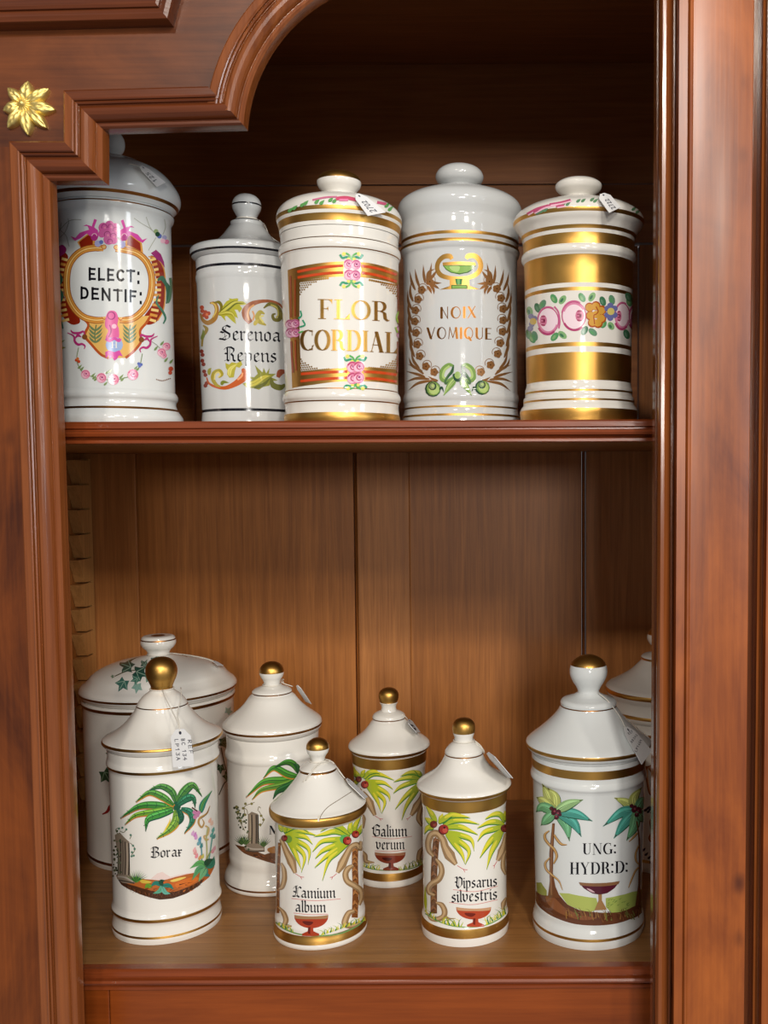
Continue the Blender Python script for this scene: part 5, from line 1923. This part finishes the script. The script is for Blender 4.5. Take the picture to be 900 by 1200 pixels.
for s in ([(150, 620), (190, 720), (230, 800)], [(230, 640), (230, 560), (290, 530), (330, 515)], [(370, 600), (400, 650), (420, 700), (385, 760)], [(262, 640), (250, 590), (210, 570)], [(360, 600), (372, 560), (390, 575)]):
    B.stroke(s, 6, (120, 110, 76))
for x, y in ((238, 530), (215, 575), (300, 530), (150, 560), (165, 610), (395, 650), (418, 690), (385, 740), (190, 700), (236, 640)):
    B.blob(x, y, 14, (128, 122, 72), None, 0, 7)
for xc, yc in ((200, 940), (420, 960), (240, 940)):
    for i in range(10):
        a = math.radians(-150 + i * 13)
        B.stroke([(xc, yc), (xc + 50 * math.cos(a), yc + 60 * math.sin(a)), (xc + 88 * math.cos(a), yc + 110 * math.sin(a))], 13, [(70, 100, 50), DKGREEN, (96, 120, 60)][i % 3], 3, 'out')
for i in range(26):
    x = rnd.uniform(200, 540)
    y = 1000 + (x - 200) * .32 + rnd.uniform(-20, 16)
    B.stroke([(x, y), (x + rnd.uniform(20, 50), y + rnd.uniform(0, 18))], rnd.uniform(6, 12), [(60, 40, 30), (150, 90, 60), (90, 60, 40)][i % 3], 2, 'out')
for dx_ in (0, 7):
    B.text('NI', 'didone', 472 + dx_, 836, 590 + dx_, 840, 86, INK)
jq.build()


# --- four-snake palm jars share a kit of painted parts
def trunk(B, pts, w, n, cols=(BROWN, (176, 118, 66), DBROWN)):
    q = crom(pts, 8)
    B.stroke(pts, w, cols[0], 8)
    for k in range(n):
        p = q[int((len(q) - 1) * (k + .5) / n)]
        h = w * .62
        B.blob(p.x - w * .2, p.y - h * .2, w * .2, cols[1], h * .75, .35, 8)
        B.blob(p.x + w * .22, p.y + h * .2, w * .18, cols[1], h * .7, -.35, 8)
        B.stroke([(p.x - w * .3, p.y + h * .5), (p.x, p.y + h * .1), (p.x + w * .3, p.y + h * .6)], w * .1, cols[2], 2)


def coil(B, pts, w):
    w = [v * 1.28 for v in w] if isinstance(w, list) else w * 1.28
    B.stroke(pts, w, SNAKE)
    ww = [v * .4 for v in w] if isinstance(w, list) else w * .4
    B.stroke([(x - 3, y - 3) for x, y in pts], ww, SNAKEL)


# cracked jar
jl = low('small white jar with cracked lid, snakes and palms, lettered Lamium album, lower shelf', 375.5, 1088,
         [(864.5, 0), (865.1, 5), (867.5, 9.6), (871, 12.6), (876, 13.6), (881, 12.4), (886, 9.2), (890, 8), (893, 8.4)],
         [(891.5, 8.5), (893.5, 13), (896.5, 18.6), (899, 21.6), (901.5, 21.6), (904, 22.6), (909, 25.6), (913, 28.6), (918, 32.6), (923, 37), (928, 41.8), (932, 46), (937, 51.4), (940, 55.6), (942, 57.4), (945, 57.8), (949, 57), (952, 54.6), (954, 52)],
         [(954.5, 51.8), (958, 51.4), (1058, 51.2), (1062, 51.8), (1067, 53), (1070, 53), (1074, 53), (1080, 54.4), (1086, 55), (1092, 54)],
         [(864, 876.5, GOLD), (899.6, 902.2, GOLDD), (940.5, 951, GOLD), (1073, 1082.5, GOLD)])
B = Brush(jl, 318, 950, 7.5)
frs = [[(120, 200), (230, 170), (300, 185), (400, 218)], [(120, 210), (240, 215), (310, 235), (362, 294)], [(110, 190), (190, 140), (260, 140), (330, 190)], [(130, 220), (240, 270), (330, 340), (322, 470)], [(130, 230), (220, 310), (290, 400), (264, 540)],
       [(130, 240), (190, 330), (230, 420), (262, 510)], [(100, 180), (80, 140), (60, 90)], [(120, 190), (120, 140), (150, 110)]]
for f in frs:
    frond(B, f, 36)
frs = [[(690, 220), (560, 180), (470, 200), (372, 226)], [(690, 210), (600, 140), (520, 130), (430, 182)], [(690, 240), (560, 250), (440, 270), (360, 360)], [(680, 250), (560, 300), (450, 350), (384, 420)], [(690, 260), (580, 330), (480, 400), (380, 500)], [(690, 270), (580, 360), (500, 440), (448, 612)],
       [(720, 200), (740, 120), (790, 40)], [(740, 220), (790, 150), (812, 100)], [(700, 200), (690, 140), (715, 70)]]
for f in frs:
    frond(B, f, 38)
B.blob(640, 250, 40, (90, 170, 90))
B.blob(150, 250, 34, (110, 150, 60))
trunk(B, [(736, 330), (734, 500), (740, 700), (732, 940)], 54, 9)
trunk(B, [(72, 280), (66, 500), (62, 700), (60, 900)], 26, 8)
coil(B, [(790, 270), (780, 330), (750, 300), (700, 320), (664, 380), (620, 470), (580, 545)], [30, 44, 40, 40, 46, 62, 26])
coil(B, [(720, 480), (672, 510), (650, 560), (668, 620), (730, 660), (782, 700), (792, 760), (770, 830)], [20, 40, 42, 42, 44, 42, 36, 20])
coil(B, [(730, 880), (680, 900), (650, 960), (650, 1000), (720, 1010), (800, 970)], [24, 40, 46, 44, 36, 14])
coil(B, [(84, 250), (110, 300), (140, 370), (180, 450), (212, 548)], [24, 34, 46, 62, 24])
coil(B, [(90, 460), (112, 520), (116, 600), (96, 670), (70, 690)], [14, 34, 38, 34, 14])
coil(B, [(70, 850), (110, 900), (130, 960), (120, 1010), (180, 1014)], [14, 34, 38, 32, 10])
tongue(B, 212, 552, 76, 46)
tongue(B, 574, 552, -60, 48)
berry(B, 668, 260, 38)
berry(B, 740, 204, 33)
berry(B, 118, 238, 28, True)
B.stroke([(40, 980), (120, 1040), (250, 1085), (430, 1098), (600, 1080), (740, 1020), (815, 960)], 12, (110, 150, 90))
grass(B, 60, 1000, 190, 1060, 10, 44, 1)
grass(B, 440, 1090, 820, 960, 26, 48, 2)
cup(B, 204, 500, 915, 1098, 272, 420)
B.text('Lamium', 'black', 196, 756, 566, 762, 62, INK, 8)
B.text('album', 'black', 212, 884, 482, 890, 62, INK, 4)
B.stroke([(180, 770), (380, 790), (606, 774)], 4, (206, 110, 110))
B.stroke([(196, 898), (340, 912), (498, 908)], 4, (206, 110, 110))
B = Brush(jl, 310, 850, 4.446, 'lid')
B.stroke([(286, 498), (296, 466), (330, 425), (390, 385), (452, 345)], 3.2, (130, 118, 100))
B.stroke([(280, 500), (282, 478), (288, 470)], 9, (222, 214, 196))
jl.build()

# small jar in the second row
jk = low('smallest white snake jar, lettered Galium verum, set back between the two other snake jars', 457.8, 1024,
         [(805.5, 0), (806.1, 4.5), (808.5, 9), (812, 11.4), (816, 11.8), (820, 11), (822.5, 10), (823, 10.6), (825, 9.4), (828, 8.6), (831, 9), (834, 10)],
         [(832.5, 10), (834.5, 15), (837, 18.4), (839.5, 19.4), (842, 19), (845, 21.3), (848, 23.4), (852, 26.4), (856, 30), (860, 34.6), (863.5, 39.5), (867, 44.2), (869.6, 47), (872.4, 47.8), (875.5, 46.4), (877.5, 44.2)],
         [(878, 43.8), (890, 43.4), (894, 43), (898, 42.2), (1002, 39.4), (1006, 40), (1010, 40.6), (1016, 41), (1022, 41), (1026, 40.4)],
         [(805, 822.6, GOLD), (840.4, 841.6, GOLDD), (873, 876.4, GOLD), (878.5, 890, GOLD), (1008, 1016.5, GOLD)])
B = Brush(jk, 408, 880, 7.5)
frs = [[(150, 250), (220, 200), (300, 210), (404, 256)], [(150, 260), (240, 270), (320, 280), (392, 334)], [(150, 270), (260, 320), (350, 380), (366, 440)], [(150, 280), (250, 360), (320, 440), (296, 546)], [(150, 285), (220, 370), (260, 440), (290, 540)], [(140, 240), (180, 190), (240, 180), (280, 200)], [(120, 230), (130, 190), (150, 165)],
       [(90, 230), (60, 190), (52, 130)], [(100, 230), (80, 200), (70, 170)], [(90, 260), (60, 280), (50, 330)]]
for f in frs:
    frond(B, f, 34)
frs = [[(650, 240), (560, 230), (480, 240), (398, 272)], [(650, 230), (600, 190), (530, 190), (460, 222)], [(640, 260), (540, 280), (450, 320), (396, 372)], [(640, 280), (560, 340), (480, 420), (412, 512)], [(640, 290), (580, 370), (510, 480), (470, 604)], [(640, 220), (620, 190), (580, 170)]]
for f in frs:
    frond(B, f, 34, (140, 152, 50), (196, 190, 70))
coil(B, [(130, 360), (160, 400), (190, 460), (236, 566)], [20, 34, 58, 24])
coil(B, [(660, 350), (640, 420), (600, 490), (552, 568)], [24, 36, 56, 22])
coil(B, [(650, 480), (628, 540), (620, 600), (650, 660)], [16, 34, 38, 20])
coil(B, [(130, 560), (140, 600), (132, 680)], [14, 26, 14])
coil(B, [(120, 880), (150, 920), (160, 970), (230, 980)], [20, 34, 30, 8])
coil(B, [(660, 850), (630, 890), (620, 960), (640, 990)], [16, 36, 36, 14])
trunk(B, [(110, 340), (112, 600), (112, 960)], 24, 9)
tongue(B, 236, 570, 70, 40)
tongue(B, 550, 572, -40, 36)
berry(B, 150, 292, 34)
berry(B, 96, 246, 27, True)
B.stroke([(90, 990), (200, 1035), (370, 1050), (540, 1035), (660, 990)], 9, (110, 140, 80))
grass(B, 130, 1010, 265, 1040, 11, 52, 3)
grass(B, 460, 1045, 660, 985, 15, 56, 4, ((140, 150, 50), (180, 176, 80), (70, 96, 40)))
cup(B, 234, 504, 888, 1048, 308, 446, (126, 52, 34), (160, 112, 84), (74, 24, 18))
B.text('Galium', 'black', 216, 746, 520, 748, 64, INK, 5)
B.text('verum', 'black', 248, 862, 498, 862, 60, INK, 3)
B.stroke([(212, 752), (380, 772), (560, 750)], 4, (196, 110, 100))
B.stroke([(236, 876), (370, 884), (510, 868)], 4, (196, 110, 100))
jk.build()

# lettered ... silvestris
jv = low('small white jar with snakes and palms lettered silvestris, left of the UNG: HYDR:D: jar', 545, 1086,
         [(841, 0), (841.6, 5), (844, 9.8), (848, 12.6), (853, 13.4), (858, 12.7), (861, 11.8), (864, 10.9), (867, 10.9), (870, 12)],
         [(868.5, 11.6), (871, 15.6), (875, 19.6), (879, 22), (882, 22.2), (885.5, 23), (890.4, 25.4), (896, 29.2), (901, 33.8), (905, 39), (908.5, 44.6), (912, 50.4), (914.6, 54), (917.5, 55.4), (921, 54.2), (923.5, 51)],
         [(924, 50.2), (936, 49.8), (940, 49.2), (944, 48.6), (1058, 48.8), (1062, 49.2), (1066, 50.4), (1072, 51.2), (1080, 51.2), (1086, 50.6), (1090, 50)],
         [(840, 858, GOLD), (881.6, 883, GOLDD), (917.5, 921.4, GOLD), (924, 936.5, GOLD), (1066.5, 1076.5, GOLD)])
B = Brush(jv, 490, 940, 7.055)
frs = [[(210, 190), (290, 150), (380, 150), (506, 182)], [(220, 210), (330, 200), (410, 225), (494, 268)], [(200, 170), (260, 110), (340, 110), (430, 128)], [(230, 240), (350, 270), (440, 310), (462, 400)], [(240, 250), (340, 320), (420, 400), (390, 512)], [(230, 260), (300, 340), (360, 420), (386, 505)], [(190, 170), (190, 130), (205, 95)],
       [(150, 160), (110, 90), (66, 34)], [(140, 190), (90, 150), (56, 130)], [(130, 210), (80, 210), (52, 260)], [(170, 170), (240, 120), (280, 115)]]
for f in frs:
    frond(B, f, 38)
frs = [[(710, 180), (640, 160), (570, 170), (488, 214)], [(712, 160), (680, 100), (620, 100), (552, 140)], [(710, 200), (620, 220), (540, 250), (490, 322)], [(705, 220), (620, 290), (560, 370), (510, 458)], [(700, 230), (650, 320), (600, 420), (566, 552)], [(715, 150), (720, 100), (712, 74)]]
for f in frs:
    frond(B, f, 38)
trunk(B, [(152, 300), (140, 440), (132, 600), (130, 760), (130, 920)], 54, 9, ((104, 68, 44), (142, 96, 64), (60, 38, 28)))
coil(B, [(130, 450), (92, 400), (86, 330), (110, 270), (160, 260), (205, 310), (224, 370), (262, 440), (314, 515)], [16, 36, 42, 44, 46, 46, 50, 72, 26])
coil(B, [(150, 470), (186, 520), (196, 580), (170, 640), (116, 672), (88, 710), (96, 750), (140, 770)], [16, 34, 38, 38, 38, 36, 30, 14])
coil(B, [(150, 830), (196, 850), (220, 900), (210, 944), (160, 968), (110, 960), (80, 920)], [14, 34, 38, 36, 34, 30, 12])
B.stroke([(215, 940), (260, 962), (310, 960)], [22, 14, 4], SNAKE)
coil(B, [(722, 260), (710, 340), (690, 410), (656, 484)], [20, 34, 54, 24])
coil(B, [(730, 400), (706, 460), (702, 540), (724, 600)], [14, 30, 34, 16])
coil(B, [(728, 790), (704, 840), (700, 890)], [14, 34, 16])
tongue(B, 324, 524, 84, 50)
tongue(B, 652, 486, -34, 56)
berry(B, 214, 222, 42, False)
berry(B, 132, 180, 30, True)
berry(B, 716, 214, 32, True)
B.stroke([(60, 920), (160, 980), (290, 1024), (440, 1032), (560, 1016), (660, 970), (720, 920)], 9, (110, 150, 80))
grass(B, 60, 900, 150, 970, 6, 40, 6)
grass(B, 200, 996, 350, 1026, 13, 64, 5)
grass(B, 560, 1010, 720, 920, 15, 70, 8)
B.leaf([(66, 880), (62, 800), (60, 690)], 24, YGREEN)
cup(B, 315, 602, 866, 1028, 404, 546, (176, 68, 38), (196, 150, 112), (110, 34, 20))
B.text('Vipsarus', 'black', 306, 712, 654, 692, 60, INK, 3)
B.text('silvestris', 'black', 276, 828, 656, 800, 62, INK, 3)
B.stroke([(290, 722), (470, 738), (655, 694)], 4, (206, 120, 116))
B.stroke([(258, 828), (450, 846), (655, 806)], 4, (206, 120, 116))
jv.build()

# --- UNG: HYDR:D:
ju = low('tall white jar with ball knob and broad-leaved palms lettered UNG: HYDR:D:, lower shelf', 689.5, 1083,
         [(767, 0), (767.8, 7), (771, 14), (776.5, 19.6), (784, 22), (791, 21.6), (798, 18.6), (804.5, 14.6), (809, 12.6), (813, 13)],
         [(811, 12.8), (814, 18), (817, 26), (819.5, 31.6), (822, 33), (825.5, 32.8), (829.5, 34.6), (836.6, 39.6), (841, 43.6), (846, 48.8), (851.5, 55), (857, 61.6), (861, 66.8), (864.5, 71), (867, 73.2), (870, 73.4), (874, 71.4), (877, 67.6), (878.5, 67)],
         [(879, 67), (899, 66.4), (902, 67.6), (906, 68), (909, 66.4), (912, 65.4), (1048, 62.2), (1051, 61.8), (1055, 62.4), (1060, 62.6), (1066, 64.4), (1073, 65.6), (1079, 65.2), (1086, 64)],
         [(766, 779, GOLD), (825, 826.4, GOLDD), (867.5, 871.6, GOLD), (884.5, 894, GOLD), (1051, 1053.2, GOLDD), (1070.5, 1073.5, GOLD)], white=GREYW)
B = Brush(ju, 615, 910, 6.207)
B.poly([(250, 846), (320, 850), (420, 870), (520, 884), (540, 960), (470, 990), (400, 970), (310, 930)], (172, 184, 96))
B.poly([(588, 884), (680, 866), (780, 838), (850, 816), (850, 930), (760, 990), (640, 1000), (590, 950)], (160, 176, 90))
B.poly([(84, 770), (120, 770), (160, 830), (160, 890), (90, 850)], (146, 150, 70))
B.poly([(82, 830), (120, 860), (170, 866), (200, 850), (250, 860), (310, 930), (400, 972), (500, 986), (600, 990), (700, 984), (780, 950), (852, 890), (852, 988), (760, 1040), (640, 1074), (500, 1084), (360, 1072), (230, 1030), (130, 970), (84, 900)], (98, 58, 38))
B.poly([(150, 880), (200, 870), (300, 960), (420, 1010), (520, 1030), (420, 1044), (290, 1010), (190, 950)], (134, 84, 54), True)
rnd = random.Random(9)
for i in range(60):
    x = rnd.uniform(300, 840)
    y = 985 + 30 * math.sin((x - 300) / 540 * PI) + rnd.uniform(-20, 30)
    B.stroke([(x, y + 20), (x - 10 + rnd.uniform(-14, 14), y - 20), (x - 20 + rnd.uniform(-20, 20), y - 44 * rnd.random())], 8, [(84, 46, 30), (120, 76, 46), (150, 110, 60), (110, 120, 60)][i % 4], 2, 'out')
for i in range(20):
    x, y = rnd.uniform(600, 760), rnd.uniform(890, 960)
    B.stroke([(x, y), (x + 20, y - 12)], 6, (110, 134, 66), 2, 'out')


def broad(c, tips, w):
    for (mx_, my_, tx, ty, col) in tips:
        B.stroke([c, (mx_ + 2, my_ + 4), (tx, ty)], w, DKGREEN, 8, 'leaf')
        B.stroke([c, (mx_, my_), (tx, ty)], w * .92, col, 8, 'leaf')
        B.stroke([c, (mx_, my_ - w * .14), ((tx * 3 + mx_) / 4, (ty * 3 + my_) / 4)], w * .34, tuple(min(255, int(v * 1.18 + 12)) for v in col), 6, 'leaf')
        B.stroke([c, (mx_, my_), (tx, ty)], 4.5, (40, 70, 50), 6, 'out')
        B.stroke([((mx_ + tx * 3) / 4, (my_ + ty * 3) / 4), (tx, ty)], 9, (70, 46, 40), 3, 'out')


YG2, GT, TL = (176, 184, 104), (104, 164, 120), (70, 146, 132)
broad((225, 250), [(170, 140, 128, 52, YG2), (220, 150, 165, 80, YG2), (140, 180, 86, 150, YG2), (130, 220, 82, 258, GT), (160, 310, 118, 356, GT), (300, 350, 326, 470, GT), (350, 330, 412, 438, TL), (370, 270, 492, 324, TL), (320, 200, 425, 168, (140, 176, 120))], 76)
broad((808, 240), [(740, 190, 650, 154, YG2), (790, 160, 850, 76, YG2), (700, 260, 568, 362, TL), (720, 340, 646, 450, TL), (790, 360, 738, 466, GT), (850, 180, 880, 150, GT), (860, 300, 880, 340, GT)], 76)
for cx_, cy_ in ((226, 262), (806, 244)):
    for dx, dy, r in ((-30, -30, 16), (-14, 0, 20), (20, -4, 20), (6, 34, 18), (30, 14, 14), (-6, -22, 14)):
        B.blob(cx_ + dx, cy_ + dy, r, (78, 34, 44))
    for dx, dy in ((-8, -10), (16, 4), (4, 26)):
        B.blob(cx_ + dx, cy_ + dy, 8, (150, 70, 84))
B.poly([(202, 340), (220, 340), (212, 500), (206, 700), (225, 800), (260, 880), (180, 880), (170, 870), (184, 760), (180, 560)], (112, 70, 44))
B.stroke([(208, 350), (198, 520), (192, 700), (196, 860)], 8, (150, 104, 66))
B.poly([(806, 320), (818, 330), (836, 460), (838, 640), (836, 800), (846, 920), (800, 940), (822, 780), (826, 600), (822, 440)], (112, 70, 44))
SN = (176, 132, 72)
for s, w_ in (([(308, 496), (270, 492), (240, 462), (216, 424)], [6, 18, 20, 14]), ([(180, 394), (150, 420), (152, 456), (180, 494), (216, 530), (234, 580), (212, 634)], [10, 18, 20, 20, 20, 20, 10]), ([(184, 590), (152, 630), (160, 676), (200, 716), (250, 760), (276, 826)], [10, 18, 18, 16, 12, 4]),
              ([(815, 410), (790, 440), (756, 474)], [16, 16, 5]), ([(826, 500), (804, 560), (806, 610), (828, 640)], [10, 16, 16, 8]), ([(826, 660), (800, 690), (770, 760), (752, 810)], [12, 14, 12, 4])):
    B.stroke(s, w_, (130, 90, 44))
    B.stroke([(x - 1, y - 2) for x, y in s], [v * .6 for v in w_], (206, 164, 104))
B.poly([(394, 770), (540, 776), (690, 760), (650, 812), (600, 846), (545, 858), (490, 848), (430, 812)], (84, 30, 46))
B.poly([(394, 768), (540, 774), (690, 758), (680, 782), (545, 798), (404, 790)], (134, 96, 66))
B.poly([(450, 812), (480, 820), (510, 842), (480, 836)], (206, 170, 180), True)
B.poly([(534, 856), (560, 856), (560, 900), (596, 966), (506, 972), (536, 900)], (160, 120, 76))
B.text('UNG:', 'didone', 420, 566, 668, 560, 80, INK, 2)
B.text('HYDR:D:', 'didone', 328, 708, 752, 694, 84, INK, 6)
ju.build()

# --- jar half hidden by the right-hand frame
jr = low('white jar with orange painting, behind the UNG: jar, half hidden by the right pilaster', 779, 1000,
         [(731, 0), (732, 9), (736, 16), (742, 21), (748, 22), (753, 20), (758, 15), (762, 12.6), (765, 13)],
         [(763, 13), (765.5, 20), (768, 28), (770.5, 29.4), (773, 29), (778, 33.4), (786, 42), (793, 53), (798, 62.4), (801, 68), (803.5, 70.4), (806.5, 71), (811, 69.5), (815, 67.6), (826, 67.4), (829, 68.4), (833, 68), (836, 66.4)],
         [(836.5, 65.6), (843, 65.4), (847, 66.6), (851, 66.4), (854, 64.8), (984, 62.4), (990, 63.4), (996, 64.6), (1000, 64.4), (1004, 64)],
         [(730, 743, GOLD), (769.4, 771.6, GOLD), (803.5, 808.5, GOLD), (827, 830.5, GOLD), (846, 849, GOLDD), (986.5, 989.5, GOLD)])
B = Brush(jr, 690, 730, 3.875)
OB = (160, 84, 44)
for s in ([(262, 650), (262, 700), (275, 770), (300, 790)], [(268, 650), (290, 690), (285, 740), (300, 770)], [(300, 880), (280, 900), (285, 950), (275, 980), (300, 1010)], [(262, 660), (300, 640)], [(285, 1000), (300, 980)]):
    B.stroke(s, 9, OB)
    B.stroke([(x + 5, y) for x, y in s], 5, (224, 170, 120))
for x, y in ((252, 852), (262, 848), (272, 856), (280, 845), (288, 858), (270, 840), (285, 835), (250, 1030), (262, 1050), (275, 1065), (285, 1085), (295, 1075)):
    B.leaf([(x - 8, y + 6), (x, y), (x + 8, y - 10)], 11, (60, 58, 78))
B.poly([(296, 650), (400, 640), (460, 700), (440, 800), (400, 830), (310, 800)], (206, 130, 80), True)
B.poly([(310, 670), (390, 660), (440, 710), (420, 780), (330, 780)], CREAM, True)
jr.build()


# ------------------------------------------------------------------ price tags and their strings
def sp(j, pts, surf='lid', off=.0012):
    return [j.surf_point(x, y, surf, off) for x, y in pts]


# hanging in front of the Borax jar
yfront = jb.Y - .0655
fn = Vector((-.25, -1, .05))
p0 = P(212, 862, yfront)
ks = [P(x, y, jb.Y - k) for x, y, k in ((190, 808, .012), (194, 818, .028), (201, 832, .044), (208, 846, .058), (211, 857, .066))]
ks2 = [P(x, y, jb.Y - k) for x, y, k in ((212, 806, .012), (212, 818, .030), (208, 836, .048), (210, 848, .060), (211, 857, .066))]
price_tag('white price tag hanging on strings at the front of the Borax jar', [(199.5, 855), (222.5, 853.5), (228, 897.5), (203, 899)], (p0, fn), [ks, ks2],
          [('REF', .84, .30, .84, .72, .17), ('BC 134', .52, .26, .52, .86, .17), ('LP13A', .2, .26, .2, .86, .17)], (jb, P(196, 806.5, jb.Y).z, .0112))
# on the gold framed jar
price_tag('white price tag with writing lying on the rose-painted lid of the FLOR CORDIAL jar', [(413, 229), (424, 226), (452, 249), (431, 253)], lid_plane(jf, 430, 240, .004), [sp(jf, [(418, 229), (424, 230), (426, 232)])],
          [('2702', .62, .88, .62, .3, .34)])
price_tag('white price tag on the lid of the gold-banded rose garland jar', [(699, 229), (712, 225), (727.5, 243), (714, 249.5)], lid_plane(jg, 712, 237, .004), [sp(jg, [(706, 229), (715, 231), (724, 233), (731, 233)], off=.004)],
          [('2722', .62, .92, .62, .3, .3)])
price_tag('pale price tag on the lid shoulder of the ELECT: DENTIF: jar', [(161.5, 195), (169, 194), (194, 214), (184, 219)], lid_plane(je, 178, 206, .006), [sp(je, [(150, 192), (158, 194), (166, 197)])],
          [('125', .5, .8, .5, .3, .4)])
price_tag('price tag on a string, right of the Serenoa Repens lid, hidden behind FLOR CORDIAL jar', [(330, 286), (340, 284), (345, 297), (334, 300)], (js.surf_point(330, 288, 'lid', .0), Vector((.6, -.7, .6))),
          [sp(js, [(303, 257.5), (309, 259), (316, 263), (322, 271), (328, 282), (333, 288)]), sp(js, [(303, 258.5), (312, 263), (322, 275), (330, 287)])], (), (js, P(291, 257.6, js.Y).z, .0106))
price_tag('white price tag seen edge-on, leaning on the lid of the NI jar', [(346, 804), (350, 802.5), (365, 825), (358, 822)], lid_plane(jq, 356, 812, .004),
          [sp(jq, [(331, 797), (337, 797.5), (343, 801), (348, 806)], off=.004), sp(jq, [(337, 799), (346, 801.5), (356, 801)], off=.005)], (), (jq, P(322, 802, jq.Y).z, .0098))
price_tag('folded price tag on a looped white string, right side of the cracked Lamium album lid', [(404, 914), (408, 911), (431, 934), (427, 936)], lid_plane(jl, 418, 925, .003),
          [sp(jl, [(384, 893), (376, 893), (369, 899), (362, 908), (356, 916)]), sp(jl, [(383, 894), (374, 896), (366, 905), (359, 914)]), sp(jl, [(384, 892), (393, 894), (400, 902), (406, 913)]), sp(jl, [(386, 891), (400, 894), (409, 903), (410, 913), (404, 911), (398, 902)])], (), (jl, P(375, 891, jl.Y).z, .0078))
price_tag('small price tag tucked on the right of the Galium verum lid', [(476, 845), (481, 842), (492.5, 858), (488, 858.5)], lid_plane(jk, 484, 851, .003), [sp(jk, [(470, 837), (474, 840), (479, 845)])], [('17', .5, .8, .5, .3, .4)])
price_tag('white price tag on the right slope of the silvestris jar lid', [(569, 884), (574, 880), (601, 912), (594, 911)], lid_plane(jv, 585, 897, .003), [sp(jv, [(555, 868), (561, 873), (566, 880), (571, 884)]), sp(jv, [(556, 870), (563, 877), (570, 884)])],
          [('125', .5, .85, .5, .4, .4)], (jv, P(545, 867.5, jv.Y).z, .0100))
price_tag('white price tag with four rows of handwriting on the right of the UNG: jar lid', [(728, 853), (739, 851), (764, 880), (752, 896)], lid_plane(ju, 744, 872, .004), [sp(ju, [(700, 812), (712, 822), (724, 838), (732, 853)])],
          [('REF', .3, .24, .9, .2, .2), ('AB343', .14, .46, .98, .36, .2), ('LP1609', .1, .7, .98, .56, .2)])
price_tag('price tag on a white string behind the knob of the wide ivy jar', [(248, 774), (254, 775), (262, 780), (255, 780)], lid_plane(ji, 254, 777, .003), [sp(ji, [(207, 766), (222, 767), (236, 770), (248, 773), (254, 776)], off=.0015)], (),
          (ji, P(191, 766, ji.Y).z, .0128))
